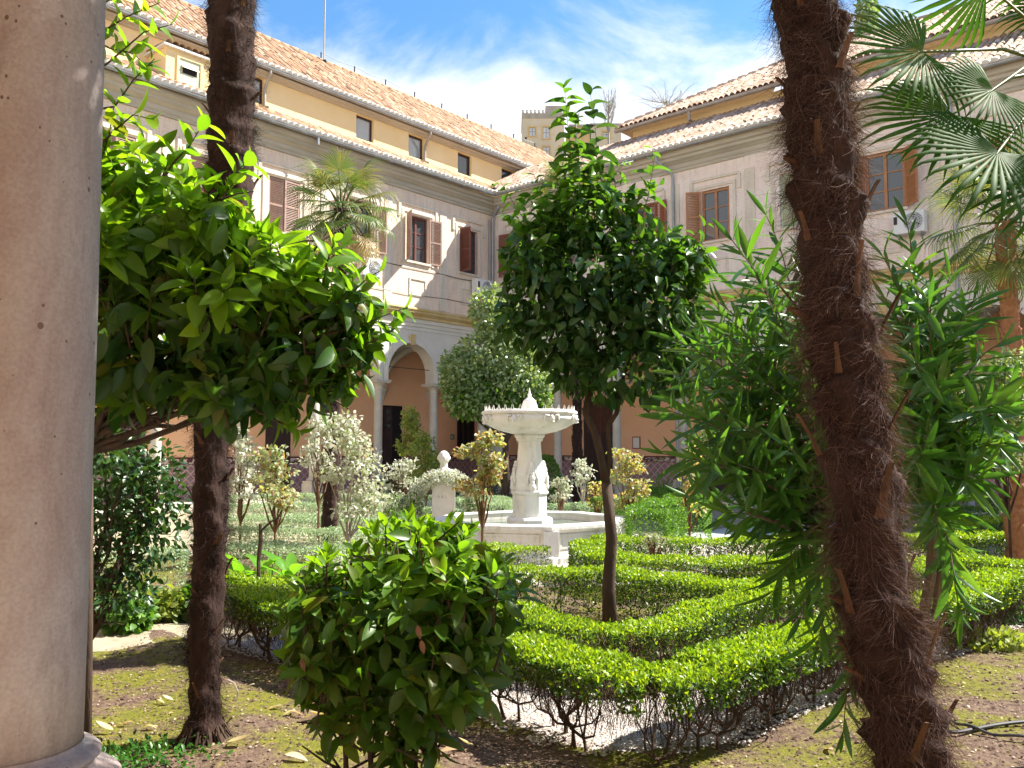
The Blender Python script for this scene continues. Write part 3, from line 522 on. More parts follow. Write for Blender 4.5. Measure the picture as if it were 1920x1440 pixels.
def roof(root, sg, ye, yt, ze, slope, lo, hi, mat, pitch=.215, eave=True, slabmat='tile', back=0.0, nmax=140, vis=(0, 99)):
    """sloping roof: deck, barrel tiles, and at the eaves the mortar-filled tile ends"""
    zt = ze + slope * (ye - yt); mb = MB(); K = 12; e0, e1 = [], []
    for i in range(K + 1): y = ye + (yt - ye) * i / K; z = ze + slope * (ye - y); e0.append((sg * lo(y), y, z)); e1.append((sg * hi(y), y, z))
    n = K + 1; vs = e0 + e1 + [(p[0], p[1], p[2] - .1) for p in e0] + [(p[0], p[1], p[2] - .1) for p in e1]
    fs = []
    for i in range(K): fs += [(i, i + 1, n + i + 1, n + i), (2 * n + i, 3 * n + i, 3 * n + i + 1, 2 * n + i + 1), (i, 2 * n + i, 2 * n + i + 1, i + 1), (n + i, n + i + 1, 3 * n + i + 1, 3 * n + i)]
    fs += [(0, n, 3 * n, 2 * n), (n - 1, 3 * n - 1, 4 * n - 1, 2 * n - 1)]
    if back: # back slope
        o = len(vs); y2 = yt - back; vs += [(sg * lo(yt), yt, zt), (sg * hi(yt), yt, zt), (sg * hi(yt), y2, zt - slope * back), (sg * lo(yt), y2, zt - slope * back)]; fs += [(o, o + 1, o + 2, o + 3)]
    deck = mb.add(vs, fs).build('roof', slabmat, root)
    tv, tf = tile_mesh(); ang = atan(slope); run = .34; rows = int((ye - yt) / cos(0) * sqrt(1 + slope ** 2) / run); P = []
    amin = min(lo(ye), lo(yt)); amax = max(hi(ye), hi(yt)); nc = int((amax - amin) / pitch)
    for j in range(nc):
        a = amin + (j + .5) * pitch
        for i in range(rows):
            s = i * run; y = ye - s * cos(ang)
            if lo(y) + .05 < a < hi(y) - .05 and not (eave and i == 0 and vis[0] < a < vis[1]): P.append((sg * a + RNG.normal(0, .008), y + RNG.normal(0, .008), ze + slope * (ye - y) + RNG.normal(0, .006) + .012, RNG.normal(0, .03)))
    P = np.array(P); n = len(P); d = np.zeros((n, 3)); d[:, 0] = P[:, 3]; d[:, 1] = -cos(ang); d[:, 2] = sin(ang) + .02; up = np.tile([0, sin(ang), cos(ang)], (n, 1)).astype(float)
    v, f = bake((tv, tf), P[:, :3], d, up, np.ones(n)); o = link('roof_tiles', npmesh('roof_tiles', v, f, mat, np.repeat(RNG.random(n), len(tv)), True), deck); o['kind'] = 'stuff'
    # channels between: dark gaps come from the deck below
    if eave:
        me = npmesh('eave_tile', tv, tf, mat, np.zeros(len(tv)), True); nn = 8
        disc = MB(); disc.add([(0, -.03, -.01)] + [(-.108 * cos(pi * j / nn), -.035, .115 * sin(pi * j / nn) - .012) for j in range(nn + 1)] + [(-.108 * cos(pi * j / nn), .09, .115 * sin(pi * j / nn) - .006) for j in range(nn + 1)], [(0, j + 1, j + 2) for j in range(nn)] + [(j + 1, j + 2 + nn, j + 3 + nn, j + 2) for j in range(nn)]); dm = disc.mesh('mortar_plug', 'mortar')
        cnt = 0
        for j in range(nc):
            a = amin + (j + .5) * pitch
            if not (max(lo(ye), vis[0]) < a < min(hi(ye), vis[1])): continue
            y = ye + random.uniform(-.012, .012); mt = orient((0, -cos(ang), sin(ang)), (0, sin(ang), cos(ang)), (sg * a, y, ze + .014 + random.uniform(-.006, .006)))
            o = link('eave_tile', me, deck, mt); mt2 = mt @ Matrix.Translation((0, 0, 0)); p = link('mortar_plug', dm, deck, mt2); cnt += 1
    return deck
def gutter(root, sg, a0, a1, y, z, mat='zinc', r=.075):
    mb = MB(); n = 7; pr = [(y + r * cos(pi + pi * i / n), z + r * sin(pi + pi * i / n)) for i in range(n + 1)]
    pr2 = [(y + (r - .008) * cos(pi + pi * i / n), z + (r - .008) * sin(pi + pi * i / n)) for i in range(n + 1)][::-1]
    mb.extr(pr + pr2, sg * a0, sg * a1, 'yz'); g = mb.build('gutter', mat, root)
    k = a0 + .6
    while k < a1: MB().box(sg * k - .012, sg * k + .012, y - r - .004, y + r + .004, z - r - .012, z - r - .001).build('gutter_bracket', mat, g) if k < 18 else None; k += 1.2
    return g
def shutter_mesh(w, h, mat):
    mb = MB(); t = .04; fr = .06
    mb.box(0, fr, 0, t, 0, h); mb.box(w - fr, w, 0, t, 0, h); mb.box(fr, w - fr, 0, t, 0, fr); mb.box(fr, w - fr, 0, t, h - fr, h); mb.box(fr, w - fr, 0, t, h * .5 - fr / 2, h * .5 + fr / 2)
    for (a, b) in ((fr, h * .5 - fr / 2), (h * .5 + fr / 2, h - fr)):
        n = max(4, int((b - a) / .052)); s = (b - a) / n
        for i in range(n): z = a + (i + .5) * s; mb.add([(fr, .004, z + .02), (w - fr, .004, z + .02), (w - fr, t - .004, z - .02), (fr, t - .004, z - .02), (fr, .004, z + .012), (w - fr, .004, z + .012), (w - fr, t - .004, z - .028), (fr, t - .004, z - .028)], [(0, 1, 2, 3), (7, 6, 5, 4), (0, 3, 7, 4), (1, 5, 6, 2), (0, 4, 5, 1), (3, 2, 6, 7)])
    return mb.mesh('shutter', mat)
SHM = {}
def shutter(root, x, z0, h, w, ang, left, mat, y=.03, label=None):
    key = (round(w, 2), round(h, 2), mat)
    if key not in SHM: SHM[key] = shutter_mesh(w, h, mat)
    th = radians(ang) if left else radians(180 - ang); m = Matrix.Translation((x, y, z0)) @ Matrix.Rotation(th, 4, 'Z')
    o = link('shutter', SHM[key], root, m)
    if label: o['label'] = label
    return o
def window(root, x, z0, w, h, mat='wood', lights=2, rows=3, yf=-.16, glass='glass', curtain=False, dark=True, open_leaf=False, label=None):
    fr = .07; mb = MB(); y0, y1 = yf - .05, yf + .03
    mb.box(x - w / 2, x - w / 2 + fr, y0, y1, z0, z0 + h); mb.box(x + w / 2 - fr, x + w / 2, y0, y1, z0, z0 + h); mb.box(x - w / 2 + fr, x + w / 2 - fr, y0, y1, z0, z0 + fr); mb.box(x - w / 2 + fr, x + w / 2 - fr, y0, y1, z0 + h - fr, z0 + h)
    iw = w - 2 * fr; ih = h - 2 * fr; cw = iw / lights; o = mb.build('window', mat, root)
    if label: o['label'] = label
    for i in range(1, lights): MB().box(x - w / 2 + fr + cw * i - .045, x - w / 2 + fr + cw * i + .045, y0 - .003, y1 + .006, z0 + fr, z0 + h - fr).build('mullion', mat, o)
    for j in range(1, rows): MB().box(x - w / 2 + fr, x + w / 2 - fr, y0 + .01, y1 - .012, z0 + fr + ih * j / rows - .016, z0 + fr + ih * j / rows + .016).build('glazing_bar', mat, o)
    for i in range(lights):
        for j in range(rows): a = x - w / 2 + fr + cw * i; MB().box(a, a + cw, yf - .012, yf - .006, z0 + fr + ih * j / rows, z0 + fr + ih * (j + 1) / rows).build('pane', glass, o)
    if curtain:
        cb = MB(); n = 14; a = x - w / 2 + fr; b = a + iw * .42
        vs = []; [vs.extend([(a + (b - a) * i / n, yf - .0 + .03 + .012 * (-1) ** i - .02 + .0, z0 + fr), (a + (b - a) * i / n, yf + .01 + .012 * (-1) ** i, z0 + h - fr)]) for i in range(n + 1)]
        vs = [(v[0], v[1] - .06, v[2]) for v in vs]; 
        cb.add(vs, [(2 * i, 2 * i + 2, 2 * i + 3, 2 * i + 1) for i in range(n)]).build('curtain', 'curtain', o)
    return o
def surround(root, x, w, z0, z1):
    mb = MB(); a = w / 2 + .14; t = .10; p = .035
    for sx in (-1, 1): mb.box(x + sx * a - (t if sx < 0 else 0), x + sx * a + (t if sx > 0 else 0), .001, p, z0, z1 + .16)
    mb.box(x - a, x + a, .001, p, z1 + .06, z1 + .16)
    b = a + .22
    mb.box(x - b, x + b, .001, p + .02, z1 + .33, z1 + .41)
    for sx in (-1, 1): mb.box(x + sx * b - .06, x + sx * b + .06, .002, p + .012, z1 - .15, z1 + .327)
    mb.build('window_surround', 'panel', root)
    pb = MB(); 
    for (q0, q1, r0, r1) in ((-.42, .42, .93, .99), (-.42, .42, .33, .39), (-.42, -.36, .392, .928), (.36, .42, .392, .928)): pb.box(x + q0, x + q1, .001, .03, z0 - 1.4 + r0 - .1, z0 - 1.4 + r1 - .1)
    pb.build('wall_panel', 'panel', root)
def cornice(root, sg, a0, a1, mat):
    pr = [(.002, 11.12), (.05, 11.12), (.05, 11.2), (.09, 11.24), (.09, 11.36), (.13, 11.38), (.20, 11.44), (.26, 11.47), (.26, 11.56), (.34, 11.60), (.36, 11.70), (.36, 11.76), (.002, 11.76)]
    return MB().extr(pr, sg * a0, sg * a1, 'yz').build('cornice', mat, root)
def string(root, sg, a0, a1, mat):
    pr = [(.002, 6.46), (.06, 6.46), (.06, 6.54), (.12, 6.58), (.20, 6.64), (.20, 6.70), (.24, 6.74), (.24, 6.79), (.05, 6.86), (.002, 6.86)]
    s = MB().extr(pr, sg * a0, sg * a1, 'yz').build('string_course', mat, root)
    for k, z in enumerate((6.30, 6.16, 6.02)): MB().box(sg * a0 if sg > 0 else sg * a1, sg * a1 if sg > 0 else sg * a0, .002, .022 + .008 * (2 - k), z, z + .05).build('fascia_band', 'white', root)
    return s
def dado(root, x0, x1, y, z1=1.45):
    x0, x1 = min(x0, x1), max(x0, x1)
    d = MB().box(x0, x1, y + .003, y + .03, .1, z1 - .21).build('tiled_dado', 'dado', root)
    MB().box(x0, x1, y + .003, y + .034, z1 - .206, z1 - .05).build('dado_border', 'dado_border', d); MB().box(x0, x1, y + .003, y + .04, z1 - .048, z1).build('dado_rail', 'dado_line', d); MB().box(x0, x1, y + .003, y + .036, z1 - .23, z1 - .208).build('dado_rail', 'dado_line', d)
def vaults(root, sg, a0, n, y0, y1, zs=4.13, h=1.75):
    K = 14; mb = MB(); b = abs(y1 - y0) / 2; ym = (y0 + y1) / 2; a = BAY / 2
    for k in range(n):
        xm = sg * (a0 + (k + .5) * BAY); o = len(mb.v)
        for i in range(K + 1):
            for j in range(K + 1):
                u = -1 + 2 * i / K; w = -1 + 2 * j / K; z = zs + h * max(sqrt(max(0, 1 - u * u)), sqrt(max(0, 1 - w * w))); mb.v.append((xm + u * a, ym + w * b, z))
        for i in range(K):
            for j in range(K): p = o + i * (K + 1) + j; mb.f.append((p, p + 1, p + K + 2, p + K + 1))
    v = mb.build('vault', 'vault', root)
    for k in range(n + 1):
        x = sg * (a0 + k * BAY); cb = MB().lathe([(.03, 3.55), (.09, 3.62), (.10, 3.68), (.16, 3.85), (.22, 4.0), (.26, 4.02), (.26, 4.12)], (x, y1 + .02), 16); cb.build('corbel', 'vault', root)
        # ribs rising from the corbel
        for sx in (-1, 0, 1):
            pts = []
            for i in range(9):
                t = i / 8; uu = t; xx = x + sx * a * (1 - cos(pi / 2 * uu)) if sx else x; yy = y1 + .05 + (b if sx else b) * (1 - cos(pi / 2 * uu)); zz = zs + h * sin(pi / 2 * uu) - .03; pts.append((xx, yy, zz))
            MB().tube(pts, [.16 - .05 * i / 8 for i in range(9)], 8, False).build('vault_rib', 'vault', v) if k < 9 else None
        # wall arch of each bay
COLM = column_meshes(.155, .62, SPRING)
def column(root, x, y=-.225):
    c = link('column', COLM[0], root, Matrix.Translation((x, y, 0))); link('column_base', COLM[1], c); link('capital', COLM[2], c)
    MB().box(-.27, .27, -.27, .27, .1, .618).build('pedestal', 'stone', c); return c
def ang_of(v): return atan2(v.y, v.x)

def wing(sg, root, n, length, wallmat, wins, tilem, setback, up_z, corner_clear):
    ops = [(sg * a - w / 2, sg * a + w / 2, 8.55, 8.55 + h) for (a, w, h) in [(q[0], q[1], q[2]) for q in wins]]
    x0, x1 = (0, length) if sg > 0 else (-length, 0)
    mb = MB(); wall_open(mb, x0, x1, 6.865, 11.115, -.45, 0, ops); mb.build('upper_wall', wallmat, root)
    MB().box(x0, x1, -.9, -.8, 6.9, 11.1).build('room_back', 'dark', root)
    cols = [.42 + BAY * k for k in range(n + 1)]; c2 = cols if sg > 0 else [-c for c in cols][::-1]
    arcade_mesh(c2, BAY, SPRING, BAY / 2 - .2, .27, 6.864, -.45, 0).build('arcade_wall', 'white', root)
    rg = arch_ring(BAY / 2 - .2, BAY / 2 - .02, .27, .002, .045); rm = rg.mesh('arch_moulding', 'white'); r2 = arch_ring(BAY / 2 - .2, BAY / 2 - .13, .27, .046, .075).mesh('arch_fillet', 'white')
    for k in range(n):
        m = c2[k] + BAY / 2; o = link('arch_moulding', rm, root, Matrix.Translation((m, 0, SPRING))); link('arch_fillet', r2, o)
        MB().extr([(m - .09, SPRING + 1.33), (m + .09, SPRING + 1.33), (m + .14, SPRING + 1.72), (m - .14, SPRING + 1.72)], .047, .12).build('keystone', 'ochre', root)
        MB().box(m - 1.1, m + 1.1, -.235, -.215, SPRING + .5, SPRING + .52).build('tie_rod', 'black', root)
    for c in c2: column(root, c)
    cc = c2[0] if sg > 0 else c2[-1]
    MB().box(min(0, sg * .42) - (0 if sg > 0 else 0), max(0, sg * .42), -.45, -.001, .1, 6.864).build('corner_pier', 'white', root)
    xb0, xb1 = (-3.2, length) if sg > 0 else (-length, 3.2)
    MB().box(xb0, xb1, -3.5, -3.2, .0, 6.6).build('gallery_wall', 'orange', root); dado(root, xb0, xb1, -3.2)
    vaults(root, sg, .42, n, -.45, -3.2); MB().box(xb0, xb1, -3.2, -.46, 6.0, 6.2).build('floor_slab', 'vault', root)
    MB().box(xb0, xb1, -3.2, .35, .0, .1).build('gallery_floor', 'stone', root)
    cornice(root, sg, -.0, length, 'cornice'); string(root, sg, 0, length, 'ochre')
    for q in wins:
        a, w, h = q[:3]; x = sg * a; surround(root, x, w, 8.45, 8.55 + h)
        MB().box(x - w / 2 - .06, x + w / 2 + .06, .001, .07, 8.47, 8.548).build('window_sill', 'panel', root)
    for k in range(n):
        a = sg * (wins[0][0] - BAY * .5 + .02 + 2.72 * k)
        if abs(a) > .3 and k > 0: MB().box(a - .17, a + .17, .001, .03, 6.9, 10.7).build('pilaster_strip', 'panel', root)
    return root

# left wing: long sunlit facade
LW = thing('cloister_wing', 'sunlit cream and pink two storey cloister wing on the left with yellow attic storey', 'building', CORNER, ang_of(-U))
wl = [(1.44, 1.0, 1.72), (4.13, 1.12, 1.72), (6.8, 1.12, 1.72), (9.85, 1.15, 1.72), (12.5, 1.1, 1.72), (15.2, 1.1, 1.72), (17.9, 1.1, 1.72), (20.6, 1.1, 1.72)]
wing(1, LW, 9, 27, 'wall_left', wl, 'tile', 1.5, 14.2, 0)
window(LW, 1.44, 8.55, .98, 1.7, 'wood', 2, 3, curtain=False, label='dark red brown window with a tan curtain'); shutter(LW, 1.44 + .52, 8.55, 1.7, .5, 82, False, 'wood')
cb = MB(); [cb.box(1.02 + i * .045, 1.05 + i * .045, -.3, -.28 + .015 * (i % 2), 8.62, 10.2) for i in range(9)]; cb.build('curtain', 'curtain', LW)
window(LW, 4.13, 8.55, 1.1, 1.7, 'wood', 2, 3); shutter(LW, 4.13 + .57, 8.55, 1.7, .56, 118, False, 'wood_pink'); shutter(LW, 4.13 - .57, 8.55, 1.7, .56, 172, True, 'wood_pink')
window(LW, 6.8, 8.55, 1.1, 1.7, 'wood', 2, 3); shutter(LW, 6.8 + .57, 8.55, 1.7, .56, 170, False, 'wood_pink'); shutter(LW, 6.8 - .57, 8.55, 1.7, .56, 174, True, 'wood_pink')
for a in (9.85, 12.5, 15.2, 17.9, 20.6):
    w = 1.13 if a < 10 else 1.08; window(LW, a, 8.55, w, 1.7, 'wood', 2, 3, yf=-.3); shutter(LW, a + w / 2, 8.55, 1.7, w / 2, 1, False, 'wood_pink', -.05); shutter(LW, a - w / 2, 8.55, 1.7, w / 2, 1, True, 'wood_pink', -.05)
# roofs and attic of the left wing
dk = roof(LW, 1, .5, -1.25, 11.86, .575, lambda y: y, lambda y: 27, 'tile', vis=(-2, 19)); gutter(LW, 1, .5, 27, .52, 11.80)
ats = [(-2.3, .82), (.4, .82), (3.1, .82), (5.65, .82), (10.3, .82)]
mb = MB(); wall_open(mb, -9.4, 12.2, 12.2, 14.05, -1.8, -1.25, [(a - w / 2, a + w / 2, 13.02, 13.9) for a, w in ats]); mb.box(14.1, 27, -1.8, -1.25, 12.2, 14.05); mb.box(12.2, 14.1, -1.8, -1.25, 12.2, 14.05); mb.build('attic_wall', 'yellow', LW)
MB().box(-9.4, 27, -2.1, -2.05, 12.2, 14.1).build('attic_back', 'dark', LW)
for a, w in ats:
    window(LW, a, 13.02, w, .88, 'dark_wood', 1, 1, yf=-1.40, glass='pale_glass' if a > 2 else 'glass')
MB().extr([(-1.249, 13.93), (-1.19, 13.93), (-1.14, 13.98), (-1.0, 14.0), (-.97, 14.06), (-1.249, 14.2)], -9.4, 27, 'yz').build('eaves_moulding', 'cornice', LW)
k = -3.5
while k < 12: MB().box(k - .05, k + .05, -1.46, -.95, 13.76, 13.848).build('dentil', 'cornice', LW) if False else None; k += .3
roof(LW, 1, -.9, -4.9, 14.22, .78, lambda y: -9.4, lambda y: 27, 'tile', back=4, vis=(-5, 22)); gutter(LW, 1, -9.4, 27, -.88, 14.15)
rc = MB(); rr_ = [rc.tube([(-9.4 + .42 * i, -4.9, 17.36 + .01 * (i % 2)), (-9.4 + .42 * (i + 1) + .03, -4.9, 17.37)], [.12, .10], 8) for i in range(86)]; rc.build('ridge_tiles', 'tile', LW, True, kind='stuff')
for a in (2.7, 9.9):
    p = MB().tube([(a, -.87, 14.15), (a, -.88, 14.0), (a, -1.1, 13.7), (a, -1.19, 13.55), (a, -1.19, 12.98), (a, -1.0, 12.88)], .05, 8).build('downpipe', 'rustpipe', LW)
MB().tube([(.17, .53, 11.8), (.17, .40, 11.35), (.17, .10, 11.0), (.17, .10, .1)], .055, 10).build('downpipe', 'zinc', LW); MB().tube([(9.0, .53, 11.78), (9.0, .53, 11.5)], .045, 8).build('downpipe', 'zinc', LW); MB().tube([(.33, .06, 10.9), (.33, .06, .1)], .03, 8).build('conduit', 'zinc', LW)
# sagging cables pinned along the wall
MB().tube([(7.2, .03, 8.32), (5.5, .03, 8.28), (3.3, .03, 8.30), (2.0, .03, 8.26), (.5, .03, 8.31)], .012, 5).build('cable', 'black', LW); MB().tube([(7.2, .03, 7.35), (4.5, .03, 7.3), (2.6, .03, 7.38), (.4, .03, 7.33)], .01, 5).build('cable', 'black', LW)
# dormer set on the lower roof
def dormer(root, x0, x1, yb, yf, z0, z1, win, ov=.12):
    d = MB().box(x0, x1, yb, yf, z0, z1).build('dormer', 'yellow', root)
    MB().box(x0 - ov, x1 + ov, yb, yf + ov, z1 + .001, z1 + .06).build('dormer_roof', 'mortar', d)
    tv, tf = tile_mesh(); P = []; n = int((x1 - x0 + 2 * ov) / .2)
    for i in range(n):
        for j in range(int((yf - yb + .1) / .3)): P.append((x0 - ov + .1 + .2 * i, yf + ov + .02 - .3 * j, z1 + .07 + .02 * j))
    P = np.array(P); v, f = bake((tv, tf), P, np.tile([0., -1, .08], (len(P), 1)), np.tile([0., 0, 1], (len(P), 1)), np.ones(len(P))); o = link('dormer_tiles', npmesh('dormer_tiles', v, f, 'tile', np.repeat(RNG.random(len(P)), len(tv)), True), d); o['kind'] = 'stuff'
    a, b, c, e = win; fr = MB()
    fr.box(a - .08, a, yf + .001, yf + .04, c, e); fr.box(b, b + .08, yf + .001, yf + .04, c, e); fr.box(a - .08, b + .08, yf + .001, yf + .042, e + .001, e + .09); fr.box(a - .08, b + .08, yf + .001, yf + .05, c - .07, c - .001); fr.build('dormer_window_frame', 'yellow', d)
    MB().box(a, b, yf + .002, yf + .012, c, e).build('dormer_panel', 'wood_green', d)
    MB().box(a + .1, b - .1, yf + .013, yf + .02, e - .42, e - .2).build('vent', 'dark', d); MB().extr([(yf + .013, e - .2), (yf + .1, e - .28), (yf + .1, e - .265), (yf + .013, e - .18)], a + .06, b - .06, 'yz').build('vent_hood', 'mortar', d)
    return d
dormer(LW, 12.4, 13.8, -1.5, -.15, 11.9, 13.25, (12.75, 13.4, 12.1, 13.05)); dormer(LW, 13.9, 15.3, -3.2, -1.5, 14.7, 16.2, (14.2, 14.9, 14.9, 15.8))
# gallery openings on the left
MB().box(2.0, 3.0, -3.199, -3.16, .1, 3.45).build('gallery_door', 'dark', LW); dz = MB().box(2.55, 2.98, -3.158, -3.12, .12, 3.4).build('door_leaf', 'dark_wood', LW)
for z in (2.55, 2.85, 3.1): MB().box(2.62, 2.9, -3.118, -3.112, z, z + .18).build('door_pane', 'glass', dz)
MB().box(-2.25, -1.2, -3.199, -3.16, 1.65, 3.4).build('gallery_window', 'dark', LW); [MB().box(-2.2 + .33 * i, -2.14 + .33 * i, -3.158, -3.13, 1.7, 3.35).build('window_bar', 'dark_wood', LW) for i in range(4)]
for a in (7.8, 13.1): MB().box(a - .5, a + .5, -3.199, -3.15, .1, 3.3).build('gallery_door', 'dark_wood', LW)
nb = MB().box(2.93 + .28, 3.22 + .28, -3.199, -3.17, 1.5, 1.95).build('notice_frame', 'dark_wood', LW); MB().box(2.96 + .28, 3.19 + .28, -3.169, -3.165, 1.54, 1.91).build('notice_sheet', 'paper', nb); MB().box(3.26, 3.46, -3.164, -3.162, 1.62, 1.8).build('notice_print', 'grille', nb)
sg_ = MB().box(-1.02, -.80, -3.199, -3.18, 2.12, 2.34).build('exit_sign', 'green_sign', LW)
fig = MB(); fig.sphere((-.93, -3.178, 2.29), .018, 8, 6); fig.tube([(-.93, -3.178, 2.27), (-.92, -3.178, 2.21)], .014, 6); fig.tube([(-.92, -3.178, 2.21), (-.95, -3.178, 2.18), (-.93, -3.178, 2.14)], .009, 5); fig.tube([(-.92, -3.178, 2.21), (-.89, -3.178, 2.18), (-.87, -3.178, 2.16)], .009, 5); fig.tube([(-.93, -3.178, 2.265), (-.965, -3.178, 2.24)], .008, 5); fig.tube([(-.93, -3.178, 2.265), (-.90, -3.178, 2.235)], .008, 5); fig.build('running_figure', 'paper', sg_); MB().box(-.86, -.82, -3.178, -3.176, 2.15, 2.31).build('doorway_mark', 'paper', sg_)

# far wing
FW = thing('cloister_wing', 'shaded pink two storey cloister wing on the right with a wide tiled lower roof', 'building', CORNER, ang_of(-V))
wf = [(1.5, 1.0, 1.72), (4.25, 1.0, 1.72), (7.05, 1.0, 1.72), (9.85, 1.0, 1.72), (12.55, 1.0, 1.72), (15.2, 1.1, 1.72), (17.9, 1.0, 1.72), (20.6, 1.0, 1.72), (23.3, 1, 1.72), (26, 1, 1.72)]
wing(-1, FW, 11, 31, 'wall_far', wf, 'tile_far', 3.1, 14.4, 0)
window(FW, -1.5, 8.55, .98, 1.7, 'wood_red', 2, 3); shutter(FW, -1.5 + .5, 8.55, 1.7, .6, 172, False, 'wood_red', label='red brown louvred shutter folded back beside the corner'); shutter(FW, -1.5 - .5, 8.55, 1.7, .5, 172, True, 'wood_red')
for a in (4.25, 7.05): window(FW, -a, 8.55, .98, 1.7, 'wood_red', 2, 3); shutter(FW, -a + .5, 8.55, 1.7, .5, 172, False, 'wood_red'); shutter(FW, -a - .5, 8.55, 1.7, .5, 172, True, 'wood_red')
window(FW, -9.85, 8.55, .98, 1.7, 'wood_tan', 2, 3, yf=-.08, label='tan wooden window reflecting the garden'); shutter(FW, -9.85 + .5, 8.55, 1.7, .5, 150, False, 'wood_tan')
window(FW, -12.55, 8.55, .98, 1.7, 'wood_green', 2, 3, yf=-.3); shutter(FW, -12.55 + .49, 8.55, 1.7, .49, 1, False, 'wood_green', -.05, 'pale green louvred shutter, closed'); shutter(FW, -12.55 - .49, 8.55, 1.7, .49, 1, True, 'wood_green', -.05)
window(FW, -15.2, 8.55, 1.08, 1.7, 'wood_tan', 2, 3, yf=-.08); shutter(FW, -15.2 + .54, 8.55, 1.7, .54, 165, False, 'wood_red'); shutter(FW, -15.2 - .54, 8.55, 1.7, .54, 140, True, 'wood_tan')
for a in (17.9, 20.6, 23.3, 26): window(FW, -a, 8.55, .98, 1.7, 'wood_tan', 2, 3, yf=-.3); shutter(FW, -a + .49, 8.55, 1.7, .49, 1, False, 'wood_tan', -.05); shutter(FW, -a - .49, 8.55, 1.7, .49, 1, True, 'wood_tan', -.05)
roof(FW, -1, .5, -3.1, 11.86, .6, lambda y: max(y, -1.25), lambda y: 31, 'tile_far', vis=(.5, 30), slabmat='tile_far'); gutter(FW, -1, .5, 31, .52, 11.80)
MB().box(-31, -4.7, -3.4, -3.1, 13.0, 14.35).build('attic_wall', 'yellow', FW); MB().box(-4.72, -4.7, -9, -3.1, 13.0, 14.3).build('attic_end_wall', 'yellow', FW)
roof(FW, -1, -2.6, -7.6, 14.42, .6, lambda y: 4.2 + (-2.6 - y), lambda y: 31, 'tile_far', back=5, eave=False, slabmat='tile_far'); gutter(FW, -1, 4.2, 31, -2.57, 14.36, 'rustpipe', .1)
MB().add([(-4.2, -2.6, 14.42), (-9.2, -7.6, 17.42), (-4.2, -12.6, 14.42)], [(0, 1, 2)]).build('roof_hip', 'tile_far', FW)
hp = MB(); [hp.tube([(-4.2 - .3 * i, -2.6 - .3 * i, 14.5 + .18 * i), (-4.2 - .3 * (i + 1.1), -2.6 - .3 * (i + 1.1), 14.5 + .18 * (i + 1.1))], [.12, .095], 8) for i in range(17)]; hp.build('hip_tiles', 'tile_far', FW, True, kind='stuff')
rp = MB(); [rp.tube([(-9.2 - .42 * i, -7.6, 17.5), (-9.2 - .42 * (i + 1) - .03, -7.6, 17.51)], [.12, .1], 8) for i in range(50)]; rp.build('ridge_tiles', 'tile_far', FW, True, kind='stuff')
MB().tube([(-7.9, .53, 11.8), (-7.95, .50, 11.5), (-8.3, .10, 11.05), (-8.32, .08, 10.9), (-8.35, .08, .1)], .05, 10).build('downpipe', 'zinc', FW); MB().tube([(-7.5, -2.57, 14.3), (-7.5, -2.6, 14.0), (-7.5, -3.05, 13.9)], .06, 8).build('downpipe', 'rustpipe', FW); MB().tube([(-17.0, .53, 11.8), (-17.0, .08, 11.1), (-17.0, .08, .1)], .05, 8).build('downpipe', 'zinc', FW)
dl = MB().box(-3.75, -2.15, -3.199, -3.14, .1, 3.7).build('louvred_door', 'dark_wood', FW)
for i in range(28): MB().box(-3.6, -2.3, -3.139, -3.118, 2.4 + .043 * i, 2.42 + .043 * i).build('louvre', 'wood', dl)
for a in (-3.0,): MB().box(a - .03, a + .03, -3.139, -3.11, .12, 3.65).build('door_stile', 'wood', dl)
nb = MB().box(-4.83, -4.47, -3.199, -3.17, 1.72, 2.2).build('notice_frame', 'wood_red', FW); MB().box(-4.79, -4.51, -3.169, -3.165, 1.76, 2.16).build('notice_sheet', 'paper', nb)
for a in (8.4, 13.8, 19.1, 24.5): MB().box(-a - .6, -a + .6, -3.199, -3.14, .1, 3.3).build('gallery_door', 'dark_wood', FW)

# near wing: the gallery the picture is taken from
NB = 3.0; NP = Vector((-1.372, 2.4, 0))
NW = thing('cloister_wing', 'near cloister wing whose pinkish grey stone column stands at the left edge', 'building', NP, ang_of(V))
n3 = [NB * k for k in range(-5, 6)]
arcade_mesh(n3, NB, SPRING, NB / 2 - .24, .1, 6.86, -.27, .27).build('arcade_wall', 'white', NW)
MB().box(-15, 15, -.27, .27, 6.861, 11.3).build('upper_wall', 'wall_far', NW); MB().box(-15, 15, -3.6, -3.3, 0, 11.3).build('gallery_wall', 'orange', NW); MB().box(-15, 15, -3.3, -.28, 6.1, 6.3).build('gallery_ceiling', 'vault', NW)
MB().box(-15, 15, -3.3, .35, .0, .1).build('gallery_floor', 'stone', NW)
MB().extr([(-.3, 11.3), (.3, 11.3), (.5, 11.5), (.5, 11.6), (-3.6, 13.5), (-3.7, 11.3)], -15, 15, 'yz').build('roof', 'tile', NW)
CM2 = [m_.copy() for m_ in column_meshes(.18, .705, SPRING)]
for m_ in CM2: m_.materials[0] = M['old_column']
for k, x in enumerate(n3):
    c = link('column', CM2[0], NW, Matrix.Translation((x, 0, 0))); link('column_base', CM2[1], c); link('capital', CM2[2], c); MB().box(-.30, .30, -.30, .30, .1, .703).build('pedestal', 'old_column', c)
    if x == 0: c['label'] = 'pitted pinkish grey stone column with moulded base'

